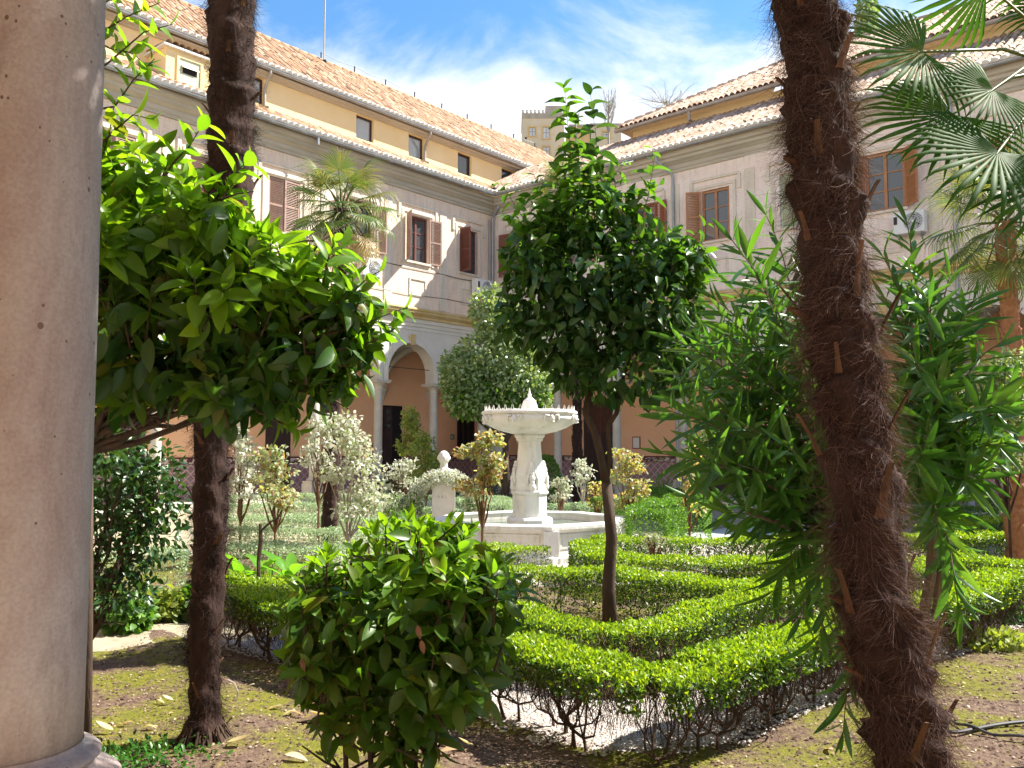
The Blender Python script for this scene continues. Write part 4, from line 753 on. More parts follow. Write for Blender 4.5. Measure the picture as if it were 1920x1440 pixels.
# ---------------------------------------------------------------- air conditioners
def ac(label, root_xyz, rz, grp='air conditioners hung on the cloister walls'):
    t = thing('air_conditioner', label, 'air conditioner', root_xyz, rz, grp)
    w, h, d = .82, .62, .32; MB().box(-w / 2, w / 2, .08, d + .08, 0, h).build('casing', 'ac', t, bevel=.02)
    g = MB().lathe([(.245, 0), (.245, .012)], (0, 0), 32); g.v = [(v[0] - .13, d + .082 + v[2], v[1] + h / 2) for v in g.v]; fan = g.build('fan_grille', 'grille', t)
    rings = MB()
    for r in (.09, .15, .21, .25):
        q = [(-.13 + r * cos(a), d + .1, h / 2 + r * sin(a)) for a in [2 * pi * i / 28 for i in range(29)]]; rings.tube(q, .005, 4, False)
    for i in range(16): a = 2 * pi * i / 16; rings.tube([(-.13 + .04 * cos(a), d + .1, h / 2 + .04 * sin(a)), (-.13 + .25 * cos(a), d + .1, h / 2 + .25 * sin(a))], .004, 4)
    rings.build('guard_wires', 'ac', fan); hb = MB().lathe([(.04, 0), (.035, .02)], (0, 0), 16); hb.v = [(v[0] - .13, d + .1 + v[2], v[1] + h / 2) for v in hb.v]; hb.build('hub', 'ac', fan)
    bl = MB(); [bl.add([(-.13, d + .096, h / 2), (-.13 + .2 * cos(a), d + .097, h / 2 + .2 * sin(a)), (-.13 + .2 * cos(a + .5), d + .096, h / 2 + .2 * sin(a + .5))], [(0, 1, 2)]) for a in (1.4, 3.5, 5.6)]; bl.build('fan_blade', 'black', fan)
    MB().box(w / 2 - .12, w / 2 - .03, d + .081, d + .1, h * .45, h * .8).build('service_cover', 'black', t)
    bk = MB(); [bk.box(sx - .02, sx + .02, .0, d + .12, -.05, -.001) for sx in (-.3, .3)]; [bk.extr([(.0, -.3), (.04, -.3), (d, -.051), (d - .05, -.051)], sx - .015, sx + .015, 'yz') for sx in (-.3, .3)]; bk.build('bracket', 'zinc', t)
    return t
RL, RF = ang_of(-U), ang_of(-V)
def lw(t, y, z): return CORNER - U * t + V * y + Vector((0, 0, z))
def fw(s, y, z): return CORNER + V * s - U * y + Vector((0, 0, z))
ac('white air conditioner below the curtained window beside the inner corner', lw(.95, 0, 7.72), RL); ac('white air conditioner left of the tan framed window sill on the far pink wall', fw(9.3, 0, 7.62), RF)
ac('white air conditioner on the far pink wall under the wide tan window at right', fw(15.9, 0, 7.7), RF); ac('white air conditioner half hidden by the left fan palm on the sunlit wall', lw(6.6, 0, 7.6), RL)

# mast and lightning cable on the left ridge
t = thing('antenna_mast', 'thin metal mast rising from the ridge of the left roof', 'antenna', lw(5.0, -4.7, 17.2)); MB().tube([(0, 0, 0), (0, 0, 7.5)], .028, 8).build('pole', 'rustpipe', t); MB().box(-.1, .1, -.1, .1, -.1, .12).build('foot', 'black', t)
t = thing('lightning_cable', 'thin dark cable on short posts along the left roof ridge', 'cable', lw(5, -4.9, 17.45), RL)
cb = []
for i in range(9): x = -i * 1.7 + .0; MB().tube([(x, 0, 0), (x, 0, .28)], .03, 6).build('post', 'black', t); cb += [(x, 0, .27), (x - .85, 0, .2)]
MB().tube(cb[:-1], .012, 5).build('cable', 'black', t)

# ---------------------------------------------------------------- hill, tower house and bare trees behind
hv = []; nx, ny = 40, 14
for j in range(ny):
    for i in range(nx): x = -150 + 320 * i / (nx - 1); y = 75 + 130 * j / (ny - 1); z = max(0, (y - 78)) * .30 + 2.2 * sin(x * .06) + 1.5 * sin(x * .17 + y * .1) - (8 if j == 0 else 0); hv.append((x, y, min(z, 34) if x < 200 else z))
hb = MB(); hb.v = hv; hb.f = [(j * nx + i, j * nx + i + 1, (j + 1) * nx + i + 1, (j + 1) * nx + i) for j in range(ny - 1) for i in range(nx - 1)]; hb.build('hill', 'earth', None, True)['kind'] = 'structure'
def at_house(label, px0, px1, pytop, pybase, Y, wins, mat='tower', crown_=None, name='tower_house', grey=1.2):
    p0 = at(px0, pybase, Y); k = Y / 1560; w = (px1 - px0) * k; h = at(px0, pytop, Y).z - p0.z
    t = thing(name, label, 'building', p0); g = MB(); cols = sorted({q[0] for q in wins}); x = 0
    W_ = [((a - px0) * k, at(a, b, Y).z - p0.z, ww * k, hh * k * 1.08) for a, b, ww, hh in wins]
    for a in sorted({q[0] for q in W_}):
        ws = sorted([q for q in W_ if q[0] == a], key=lambda q: q[1]); ww = ws[0][2]; g.box(x, a - ww / 2, 0, .4, -16, h); z = -16
        for q in ws: g.box(a - ww / 2, a + ww / 2, 0, .4, z, q[1]); z = q[1] + q[3]
        g.box(a - ww / 2, a + ww / 2, 0, .4, z, h); x = a + ww / 2
    g.box(x, w, 0, .4, -16, h); g.box(0, w, .401, 6, -16, h); g.build('wall', mat, t)
    for a, b, ww, hh in W_:
        f = MB(); f.box(a - ww / 2 - .17, a - ww / 2, -.06, -.001, b - .1, b + hh + .22); f.box(a + ww / 2, a + ww / 2 + .17, -.06, -.001, b - .1, b + hh + .22); f.box(a - ww / 2, a + ww / 2, -.07, -.001, b + hh, b + hh + .22); f.box(a - ww / 2 - .25, a + ww / 2 + .25, -.12, -.001, b - .24, b - .101); o = f.build('window', 'tower_trim', t)
        for i in (0, 1):
            for j in (0, 1): MB().box(a - ww / 2 + i * ww / 2 + .03, a + i * ww / 2 - .03, .1, .13, b + j * hh / 2 + .03, b + (j + 1) * hh / 2 - .03).build('pane', 'frosted', o)
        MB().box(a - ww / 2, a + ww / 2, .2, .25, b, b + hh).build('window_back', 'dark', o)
    return t, w, h, k
TW, w, h, k = at_house('old beige tower house on the hill with a small battlemented parapet', 979, 1058, 222, 292, 120, [(998, 254, 12, 14), (1024, 259, 12, 20), (998, 292, 12, 14), (1024, 290, 12, 14), (1053, 290, 8, 14)])
MB().box(-.06, w + .06, -.08, 6.08, h, h + .75).build('parapet', 'tower_grey', TW); MB().box(3.4, w - .3, .3, 4, h + .751, h + 2.0).build('turret', 'tower_grey', TW)
for i in range(6):
    x = .15 + i * .58; m_ = MB().lathe([(.16, h + .751), (.16, h + .95), (.1, h + 1.0), (.17, h + 1.12), (.14, h + 1.28), (.03, h + 1.36)], (x, .1), 10); m_.build('merlon', 'tower_grey', TW, True)
MB().box(.95 * 0 + .42, .68, -.02, -.001, 1.62 + .8, 1.95 + .8).build('lamp', 'black', TW)
H2, w, h, k = at_house('ochre walled house half hidden behind the centre tree shoots', 1068, 1106, 238, 300, 112, [(1088, 282, 9, 12)], name='hill_house', mat='tower_trim'); MB().box(-.1, w + .1, -.15, 6.1, h, h + .3).build('parapet', 'tower_grey', H2)
H3, w, h, k = at_house('low beige house beside the hip of the right roof', 1108, 1165, 236, 300, 112, [(1137, 257, 13, 9), (1120, 290, 8, 10)], name='hill_house'); MB().box(-.1, w + .1, -.15, 6.1, h, h + .3).build('parapet', 'tower_grey', H3)
def bare_tree(label, px, py_b, Y, hgt, spread, seed, n=26, name='bare_tree', w0=.07):
    p = at(px, py_b, Y); t = thing(name, label, 'tree', p, group='bare trees on the hill'); rnd = random.Random(seed)
    MB().tube([(0, 0, -6), (0, 0, hgt * .25), (.05, 0, hgt * .6)], [.16, .12, .05], 6).build('trunk', 'bare', t); b = MB()
    for i in range(n):
        a = rnd.uniform(0, 2 * pi); z = rnd.uniform(-.1, .55) * hgt; d = Vector((cos(a), sin(a), 0)) * spread; e = Vector((0, 0, z)) + d * rnd.uniform(.4, 1) + Vector((0, 0, rnd.uniform(.3, .5) * hgt)); m = Vector((0, 0, z)).lerp(e, .5) + d * .1; b.tube([(0, 0, z), m, e], [w0 * .7, w0 * .5, w0 * .2], 4, False)
        for _ in range(5): s = Vector((0, 0, z)).lerp(e, rnd.uniform(.3, .95)); q = s + (d * rnd.uniform(-.2, .5) + Vector((rnd.uniform(-.3, .3) * spread, rnd.uniform(-.3, .3) * spread, hgt * rnd.uniform(.1, .25)))); b.tube([s, s.lerp(q, .5) + Vector((.02, 0, .05)), q], [w0 * .35, w0 * .25, w0 * .12], 3, False)
    b.build('branches', 'bare', t, kind='stuff'); return t
bare_tree('tall slim leafless tree behind the tile roofs', 1141, 245, 100, 5.2, 1.2, 3); bare_tree('spreading leafless tree behind the hip of the right roof', 1250, 215, 90, 2.6, 3.2, 5, 34, w0=.05); bare_tree('small leafless tree low beside the tower house', 1080, 240, 105, 2.2, .6, 8, 14)
cy = thing('cypress', 'narrow cypress rising behind the right roof beside the shaggy trunk', 'tree', at(1627, 110, 62)); MB().tube([(0, 0, -20), (0, 0, 6)], [.2, .05], 6).build('trunk', 'bark', cy)
P, d, up, s = cloud([((0, 0, 1), (.8, .8, 5.5)), ((.2, 0, -2), (1.0, 1.0, 5))], 5000, .35, .5, -.6); leaves('crown', TPL_DIA, P, d, up, s, 'lf_silver', cy)

# ---------------------------------------------------------------- ground
def mix_ground():
    m, nt = newmat('garden_soil'); tc = N(nt, 'ShaderNodeTexCoord')
    n = N(nt, 'ShaderNodeTexNoise', Scale=1.1, Detail=8.0, Roughness=.62); L(nt, tc.outputs['Object'], n.inputs['Vector'])
    n2 = N(nt, 'ShaderNodeTexNoise', Scale=22.0, Detail=8.0, Roughness=.7); L(nt, tc.outputs['Object'], n2.inputs['Vector'])
    soil = ramp(nt, [(.055, .035, .028), (.12, .08, .06), (.21, .155, .12)], [.32, .5, .75]); L(nt, n2.outputs[0], soil.inputs[0])
    moss = ramp(nt, [(.06, .065, .014), (.125, .125, .02), (.20, .165, .03)], [.3, .52, .75]); L(nt, n2.outputs[0], moss.inputs[0])
    f = N(nt, 'ShaderNodeMath', operation='MULTIPLY_ADD'); f.inputs[1].default_value = .35; L(nt, n2.outputs[0], f.inputs[0]); L(nt, n.outputs[0], f.inputs[2])
    mr = N(nt, 'ShaderNodeMapRange'); mr.inputs['From Min'].default_value = .62; mr.inputs['From Max'].default_value = .74; L(nt, f.outputs[0], mr.inputs[0])
    x = N(nt, 'ShaderNodeMix', data_type='RGBA'); L(nt, mr.outputs[0], x.inputs[0]); L(nt, soil.outputs[0], x.inputs[6]); L(nt, moss.outputs[0], x.inputs[7])
    b = N(nt, 'ShaderNodeBsdfPrincipled', Roughness=.95); b.inputs['Specular IOR Level'].default_value = .1; L(nt, x.outputs[2], b.inputs['Base Color'])
    n3 = N(nt, 'ShaderNodeTexNoise', Scale=60.0, Detail=6.0); L(nt, tc.outputs['Object'], n3.inputs['Vector']); bp = N(nt, 'ShaderNodeBump', Strength=.7, Distance=.02); L(nt, n3.outputs[0], bp.inputs['Height']); L(nt, bp.outputs[0], b.inputs['Normal']); out(nt, b.outputs[0]); return m
M['soil'] = mix_ground()
def gravelmat(name, a, b_, c):
    m, nt = newmat(name); tc = N(nt, 'ShaderNodeTexCoord'); v = N(nt, 'ShaderNodeTexVoronoi', Scale=70.0); L(nt, tc.outputs['Object'], v.inputs['Vector']); sx = N(nt, 'ShaderNodeSeparateColor'); L(nt, v.outputs['Color'], sx.inputs[0])
    r = ramp(nt, [a, b_, c, a]); L(nt, sx.outputs[0], r.inputs[0]); b = N(nt, 'ShaderNodeBsdfPrincipled', Roughness=.85); L(nt, r.outputs[0], b.inputs['Base Color'])
    bp = N(nt, 'ShaderNodeBump', Strength=.8, Distance=.01); bp.invert = True; L(nt, v.outputs['Distance'], bp.inputs['Height']); L(nt, bp.outputs[0], b.inputs['Normal']); out(nt, b.outputs[0]); return m
M['gravel'] = gravelmat('gravel', (.40, .35, .32), (.54, .50, .47), (.26, .20, .17)); M['sand'] = pmat('sandy_path', [(.22, .18, .12), (.33, .29, .21), (.22, .20, .06)], 3.0, .95, .4, 60, pos=[.35, .55, .75])
M['paving'] = pmat('path_paving', [(.42, .42, .42), (.54, .54, .54)], 3, .85, .2, 30)
def resample(pts, step):
    out_ = []; 
    for a, b in zip(pts, pts[1:]):
        a, b = Vector(a), Vector(b); n = max(1, int((b - a).length / step)); out_ += [a.lerp(b, i / n) for i in range(n)]
    out_.append(Vector(pts[-1])); return out_
def smooth(pts, k=2):
    pts = [Vector(p) for p in pts]
    for _ in range(k):
        q = [pts[0]]
        for a, b in zip(pts, pts[1:]): q += [a.lerp(b, .25), a.lerp(b, .75)]
        q.append(pts[-1]); pts = q
    return pts
H1P = smooth([on(*p, .47) for p in [(430, 1112), (560, 1137), (760, 1172), (1000, 1212), (1205, 1283), (1350, 1243), (1500, 1192), (1640, 1152), (1750, 1128), (1850, 1098), (1885, 1074)]])
GP = [(p.x, p.y + .70) for p in H1P]
n = 150; xs = np.concatenate([np.linspace(-7, 9, n)]); ys = np.linspace(1.9, 14, n); gv = []
gp = []
def gz0(x, y): return .018 * sin(x * 2.1 + 1) * cos(y * 1.7) + .012 * sin(x * 5.3 + y * 3.1) 
gp += [(v.x, v.y) for v in resample([Vector((a, b, 0)) for a, b in GP], .12)]
def gz(x, y):
    z = gz0(x, y)
    if 0:
        pass
    return z
MB().add([(-300, -60, -.06), (300, -60, -.03), (300, 300, -.03), (-300, 300, -.03)], [(0, 1, 2, 3)]).build('ground', 'soil', kind='structure')
g = MB(); g.v = [(x, y, gz(x, y) + .004) for y in ys for x in xs]; g.f = [(j * n + i, j * n + i + 1, (j + 1) * n + i + 1, (j + 1) * n + i) for j in range(n - 1) for i in range(n - 1)]; g.build('garden_bed', 'soil', None, True, kind='structure')
MB().add([(-13, 14.005, .002), (24, 14.005, .002), (24, 40, .002), (-13, 40, .002), ], [(0, 1, 2, 3)]).build('court_floor', 'sand', kind='structure')
def band(name, pts, w, z, mat, kind='structure'):
    pts = [Vector((p[0], p[1], 0)) for p in pts]; L_, R_ = [], []
    for i, p in enumerate(pts): d = (pts[min(i + 1, len(pts) - 1)] - pts[max(i - 1, 0)]).normalized(); q = Vector((-d.y, d.x, 0)) * w / 2; j = random.uniform(.88, 1.12); L_.append(p + q * j); R_.append(p - q / j)
    k = len(pts); mb = MB(); C_ = 8
    for j in range(C_ + 1):
        for i in range(k):
            v = L_[i].lerp(R_[i], j / C_); e = abs(j / C_ * 2 - 1); near = -7 < v.x < 9 and v.y < 13.9; mb.v.append((v.x, v.y, (gz(v.x, v.y) if near else 0) + (z if e < .8 else z - .03 * (e - .8) / .2) + .006))
    mb.f = [(j * k + i, j * k + i + 1, (j + 1) * k + i + 1, (j + 1) * k + i) for j in range(C_) for i in range(k - 1)]; return mb.build(name, mat, None, True, kind=kind)
band('gravel_path', resample([Vector((a, b, 0)) for a, b in GP], .15), 1.15, .012, 'gravel')
FC = Vector((.30, 14.62, 0))
MB().lathe([(3.7, -.02), (3.7, .012)], (FC.x, FC.y), 40).build('fountain_terrace', 'gravel', kind='structure')
band('sand_path', [(-8, 9.2), (-5.2, 8.5), (-3.9, 8.1), (-2.6, 8.3), (-1.6, 9.2)], 1.15, .02, 'sand')
band('paved_path', resample([Vector((3.2, 16.2, 0)), Vector((6.5, 19.5, 0)), Vector((12, 24, 0))], 1), 1.9, .02, 'paving')
band('paved_path', resample([Vector((1.5, 17.5, 0)), Vector((-2, 24, 0)), Vector((-3, 29, 0))], 1), 1.6, .018, 'paving')
# loose pebbles
def scatter_band(pts, w, n, y0=-9, y1=99):
    pts = [Vector((p[0], p[1], 0)) for p in pts]; seg = RNG.integers(0, len(pts) - 1, n); t = RNG.random(n); a = np.array([tuple(p) for p in pts]); p = a[seg] * (1 - t[:, None]) + a[seg + 1] * t[:, None]; d = nrm(a[seg + 1] - a[seg]); q = np.stack([-d[:, 1], d[:, 0], d[:, 2]], 1); return p + q * (RNG.uniform(-.5, .5, n) * w)[:, None]
OCT = (np.array([(1, 0, 0), (-1, 0, 0), (0, 1, 0), (0, -1, 0), (0, 0, .7), (0, 0, -.7)], float), np.array([(0, 2, 4), (2, 1, 4), (1, 3, 4), (3, 0, 4)]))
def pebbles(name, p, s, mat):
    n = len(p); v, f = bake(OCT, p, nrm(RNG.normal(size=(n, 3)) * np.array([1, 1, .3])), np.tile([0., 0, 1], (n, 1)), s); o = link(name, npmesh(name, v, f, mat, np.repeat(RNG.random(n), 6))); o['kind'] = 'stuff'; return o
M['pebble'] = leafmat('pebble', [(.46, .41, .38), (.62, .59, .56), (.30, .24, .20), (.52, .47, .44), (.2, .15, .12)], 0, .8, 1, .2)
p = scatter_band(resample([Vector((a, b, 0)) for a, b in GP], .3), 1.3, 22000); p[:, 2] = [gz(a, b) + .018 for a, b in p[:, :2]]; pebbles('pebbles', p, RNG.uniform(.006, .015, len(p)), 'pebble')
M['litter'] = leafmat('litter', [(.06, .035, .025), (.16, .10, .07), (.34, .27, .2), (.10, .06, .045), (.22, .15, .1)], 0, .9, 1, .1)
p = np.stack([RNG.uniform(-4.5, 6.5, 16000), RNG.uniform(4.2, 9, 16000), np.zeros(16000)], 1); p[:, 2] = [gz(a, b) + .012 for a, b in p[:, :2]]; o = pebbles('leaf_litter', p, RNG.uniform(.003, .011, len(p)), 'litter')
p = np.stack([RNG.uniform(-4.5, 6.5, 5200), RNG.uniform(4.3, 8, 5200), np.zeros(5200)], 1); p[:, 2] = [gz(a, b) + .006 for a, b in p[:, :2]]; M['crumb'] = leafmat('soil_crumb', [(.05, .03, .022), (.10, .065, .05), (.16, .11, .085), (.07, .045, .035)], 0, .95, 1, .1); pebbles('soil_crumbs', p, RNG.uniform(.006, .02, len(p)), 'crumb')
p = np.stack([RNG.uniform(-4.5, 6.5, 1500), RNG.uniform(4.3, 8, 1500), np.zeros(1500)], 1); p[:, 2] = [gz(a, b) + .012 for a, b in p[:, :2]]; leaves('dry_scraps', TPL_SMALL, p, nrm(RNG.normal(size=p.shape) * [1, 1, .15]), nrm(RNG.normal(0, .3, p.shape) + [0, 0, 1.]), RNG.uniform(.01, .035, len(p)), 'dryleaf', None)
# moss tufts and seedlings
p = np.stack([RNG.uniform(-4.5, 6.5, 9000), RNG.uniform(4.6, 8.6, 9000), np.zeros(9000)], 1); key = np.sin(p[:, 0] * 2.3 + np.sin(p[:, 1] * 3)) + np.cos(p[:, 1] * 2.9 + p[:, 0]); p = p[key > .5]; p[:, 2] = [gz(a, b) + .004 for a, b in p[:, :2]]
leaves('moss', TPL_DIA, p, nrm(RNG.normal(size=p.shape) * [1, 1, .3] + [0, 0, .5]), nrm(RNG.normal(size=p.shape) + [0, 0, 1.]), RNG.uniform(.008, .022, len(p)), leafmat('moss_tuft', [(.09, .10, .012), (.16, .16, .02), (.12, .15, .02)], .2, .8), None)
# edging stones round the gravel
eg = [(p_.x, p_.y + 1.24) for p_ in H1P]; ep = resample([Vector((a, b, 0)) for a, b in eg], .23)
for i, q in enumerate(ep[:46]):
    if not (-1.6 < q.x < 3.4): continue
    s = [random.uniform(.8, 1.15) for _ in range(3)]; mb = MB().sphere((0, 0, 0), 1, 7, 5, (.11 * s[0], .06 * s[1], .065 * s[2])); mb.v = [(v[0] + random.uniform(-.012, .012), v[1] + random.uniform(-.012, .012), v[2]) for v in mb.v]
    o = mb.build('edging_stone', 'tower_grey'); o.location = (q.x, q.y, .05); o.rotation_euler = (0, 0, random.uniform(-.4, .4)); tag(o, 'low rough stone edging the white gravel behind the nearest hedge', 'stone', 'stones edging the gravel path')

# ---------------------------------------------------------------- hedges
def hedge(label, pts, w=.45, h=.47, mat='lf_hedge', per=3000, size=.03, depth=.40, stems=True, tpl=TPL_DIA, bare=False, bump=.012, grp='clipped hedges of the garden beds', pix=True):
    if pix: pts = smooth([on(*p, h) for p in pts], 2)
    pts = [Vector((p[0], p[1], 0)) for p in pts]; c = sum(pts, Vector()) / len(pts); t = thing('hedge', label, 'hedge', c, group=grp)
    q = np.array([tuple(p - c) for p in resample(pts, .1)]); seg = nrm(np.diff(q, axis=0)); ln = np.linalg.norm(np.diff(q, axis=0), axis=1).sum(); n = int(per * ln)
    i = RNG.integers(0, len(seg), n); u = RNG.random(n)[:, None]; p = q[i] * (1 - u) + q[i + 1] * u; nr = np.stack([-seg[i][:, 1], seg[i][:, 0], np.zeros(n)], 1)
    sel = RNG.random(n); a = RNG.uniform(-1, 1, n); zz = np.zeros(n); oo = np.zeros((n, 3)); lump = bump * (np.sin(p[:, 0] * 7 + p[:, 1] * 3) + np.sin(p[:, 1] * 9 - p[:, 0] * 4) + .6 * np.sin(p[:, 0] * 23 + p[:, 1] * 17))
    top = sel < .5; side = (sel >= .5) & (sel < .88)
    zz[top] = h - RNG.exponential(.022, top.sum()); oo[top] = [0, 0, 1]
    k = side.sum(); a[side] = np.sign(a[side]) * RNG.uniform(.86, 1.04, k); zz[side] = h - .02 - depth * RNG.random(k) ** (1.6 if bare else 1.1); oo[side] = nr[side] * np.sign(a[side])[:, None] + [0, 0, .4]
    rest = sel >= .88; zz[rest] = h - depth * RNG.random(rest.sum()); oo[rest] = RNG.normal(size=(rest.sum(), 3))
    edge = np.abs(a) > .8; zz = zz + lump - np.where(edge & top, .02, 0); pos = p + nr * (a * w / 2 * (1 + lump * 2))[:, None]; pos[:, 2] = zz
    shoot = RNG.random(n) < .04; pos[shoot & top, 2] += RNG.uniform(0, .04, (shoot & top).sum())
    d = nrm(oo * .55 + RNG.normal(0, .6, (n, 3)) + [0, 0, .25]); up = nrm(oo + RNG.normal(0, .55, (n, 3)))
    ss = size * RNG.uniform(.6, 1.2, n)
    if mat == 'lf_hedge':       # young growth on the clipped top, shade put into the mature side colour
        yg = top | (RNG.random(n) < .18); leaves('foliage', tpl, pos[yg], d[yg], up[yg], ss[yg], mat, t); leaves('side_foliage', tpl, pos[~yg], d[~yg], up[~yg], ss[~yg], 'lf_hedge_old_shaded', t)
    else: leaves('foliage', tpl, pos, d, up, ss, mat, t)
    if stems:
        mb = MB(); rnd = random.Random(len(label)); s = 0; Q = [Vector(v) for v in q]; step = .16 if bare else .3; ns = int(ln / step)
        for k in range(ns):
            b = Q[min(int((k + rnd.random() * .7) / ns * len(Q)), len(Q) - 1)] + Vector((rnd.uniform(-.08, .08), rnd.uniform(-.08, .08), -.02)); f = b + Vector((rnd.uniform(-.04, .04), rnd.uniform(-.04, .04), rnd.uniform(.06, .14))); r = rnd.uniform(.008, .014); mb.tube([b, b.lerp(f, .5), f], [r * 1.4, r, r * .9], 5, False)
            for _ in range(rnd.randint(3, 5) if bare else 3):
                a_ = rnd.uniform(0, 6.28); sp = rnd.uniform(.06, .2); g_ = f + Vector((cos(a_) * sp, sin(a_) * sp, rnd.uniform(.08, .16))); m1 = f.lerp(g_, .5) + Vector((cos(a_) * .03, sin(a_) * .03, -.015)); mb.tube([f, m1, g_], [r * .7, r * .6, r * .5], 4, False)
                for _ in range(rnd.randint(2, 4) if bare else 2):
                    e = g_ + Vector((rnd.uniform(-.13, .13), rnd.uniform(-.13, .13), 0)); e.z = h - rnd.uniform(.03, .12); m2 = g_.lerp(e, .5) + Vector((rnd.uniform(-.02, .02), rnd.uniform(-.02, .02), 0)); mb.tube([g_, m2, e], [r * .42, r * .3, r * .2], 3, False)
        mb.build('stems', 'twig', t, kind='stuff')
        m_ = int((2600 if bare else 600) * ln); i = RNG.integers(0, len(q), m_); bp_ = q[i] + RNG.uniform(-.5, .5, (m_, 3)) * [w, w, 0]; bp_[:, 2] = RNG.uniform(.12 if bare else .03, h - .08, m_)
        v, f, a_ = strands(bp_, nrm(RNG.normal(0, .45, (m_, 3)) + [0, 0, 1.]), .12, .0035, .5, 2, 0); o = link('twigs', npmesh('twigs', v, f, 'twig', a_), t); o['kind'] = 'stuff'
    return t
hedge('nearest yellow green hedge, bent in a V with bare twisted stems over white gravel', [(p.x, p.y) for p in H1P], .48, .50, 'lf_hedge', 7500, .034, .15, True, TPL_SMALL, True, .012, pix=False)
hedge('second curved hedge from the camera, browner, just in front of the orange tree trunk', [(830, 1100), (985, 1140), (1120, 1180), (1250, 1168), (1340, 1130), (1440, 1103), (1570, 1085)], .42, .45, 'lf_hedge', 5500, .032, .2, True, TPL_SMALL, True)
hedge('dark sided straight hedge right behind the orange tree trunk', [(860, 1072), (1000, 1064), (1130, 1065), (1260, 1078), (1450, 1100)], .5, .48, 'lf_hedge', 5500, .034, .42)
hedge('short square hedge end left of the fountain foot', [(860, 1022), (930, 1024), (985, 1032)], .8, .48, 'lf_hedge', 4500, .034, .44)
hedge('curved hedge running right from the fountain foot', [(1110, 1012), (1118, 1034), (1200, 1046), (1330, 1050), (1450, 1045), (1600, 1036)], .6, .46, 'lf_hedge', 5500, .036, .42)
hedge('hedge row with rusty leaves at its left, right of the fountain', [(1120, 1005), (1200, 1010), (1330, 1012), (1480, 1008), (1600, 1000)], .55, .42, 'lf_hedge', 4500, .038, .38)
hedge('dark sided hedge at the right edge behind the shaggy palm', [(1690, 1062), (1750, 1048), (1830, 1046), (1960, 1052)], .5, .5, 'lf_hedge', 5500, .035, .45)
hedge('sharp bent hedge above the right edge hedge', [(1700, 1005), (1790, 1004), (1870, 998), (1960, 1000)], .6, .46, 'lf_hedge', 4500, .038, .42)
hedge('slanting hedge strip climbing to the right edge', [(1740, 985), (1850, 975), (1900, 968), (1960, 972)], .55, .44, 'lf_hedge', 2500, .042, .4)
hedge('thin far hedge row under the garden bollard lamp', [(1660, 955), (1780, 951), (1860, 953), (1960, 957)], .6, .42, 'lf_hedge_far', 2500, .045, .4, False)
hedge('farthest hedge row at right, level with the bollard lamp', [(1640, 935), (1760, 933), (1850, 936), (1960, 938)], .7, .42, 'lf_hedge_far', 2200, .05, .4, False)
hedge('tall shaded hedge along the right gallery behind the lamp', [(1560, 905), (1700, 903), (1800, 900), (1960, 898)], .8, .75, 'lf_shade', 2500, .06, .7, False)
hedge('deep green block hedge beside the paved path right of the fountain', [(1135, 935), (1190, 932), (1222, 941), (1232, 958)], .9, .78, 'lf_hedge_far', 4200, .045, .72, False)
hedge('deep green hedge behind the block hedge near the yucca', [(1180, 915), (1235, 915), (1280, 922), (1290, 940)], .8, .75, 'lf_hedge_far', 3600, .05, .72, False)
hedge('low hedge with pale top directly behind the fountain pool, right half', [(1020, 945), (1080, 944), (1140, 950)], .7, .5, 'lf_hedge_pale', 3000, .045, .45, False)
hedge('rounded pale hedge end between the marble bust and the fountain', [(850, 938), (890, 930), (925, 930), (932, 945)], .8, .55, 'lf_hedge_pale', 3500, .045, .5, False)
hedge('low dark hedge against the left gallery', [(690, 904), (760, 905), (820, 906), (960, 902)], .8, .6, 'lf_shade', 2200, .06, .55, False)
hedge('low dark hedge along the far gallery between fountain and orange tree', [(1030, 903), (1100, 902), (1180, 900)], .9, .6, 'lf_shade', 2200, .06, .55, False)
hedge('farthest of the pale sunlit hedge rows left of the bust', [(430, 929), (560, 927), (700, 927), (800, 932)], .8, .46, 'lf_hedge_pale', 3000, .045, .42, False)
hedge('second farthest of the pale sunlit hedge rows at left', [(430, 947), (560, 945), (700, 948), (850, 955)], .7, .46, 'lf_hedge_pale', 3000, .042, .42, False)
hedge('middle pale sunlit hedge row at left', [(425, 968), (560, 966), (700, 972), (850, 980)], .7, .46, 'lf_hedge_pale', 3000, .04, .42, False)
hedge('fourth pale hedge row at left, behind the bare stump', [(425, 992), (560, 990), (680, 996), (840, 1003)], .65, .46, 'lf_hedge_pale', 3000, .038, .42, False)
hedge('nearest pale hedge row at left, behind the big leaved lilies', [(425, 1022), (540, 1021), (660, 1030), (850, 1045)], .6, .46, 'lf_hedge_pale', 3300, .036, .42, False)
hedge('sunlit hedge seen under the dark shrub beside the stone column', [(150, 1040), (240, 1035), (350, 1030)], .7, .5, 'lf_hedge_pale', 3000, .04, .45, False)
hedge('leafy hedge behind the left palm trunk, in front of the lilies', [(425, 1080), (500, 1082), (600, 1094), (700, 1105)], .45, .44, 'lf_hedge', 5500, .032, .3, True, TPL_DIA, False)

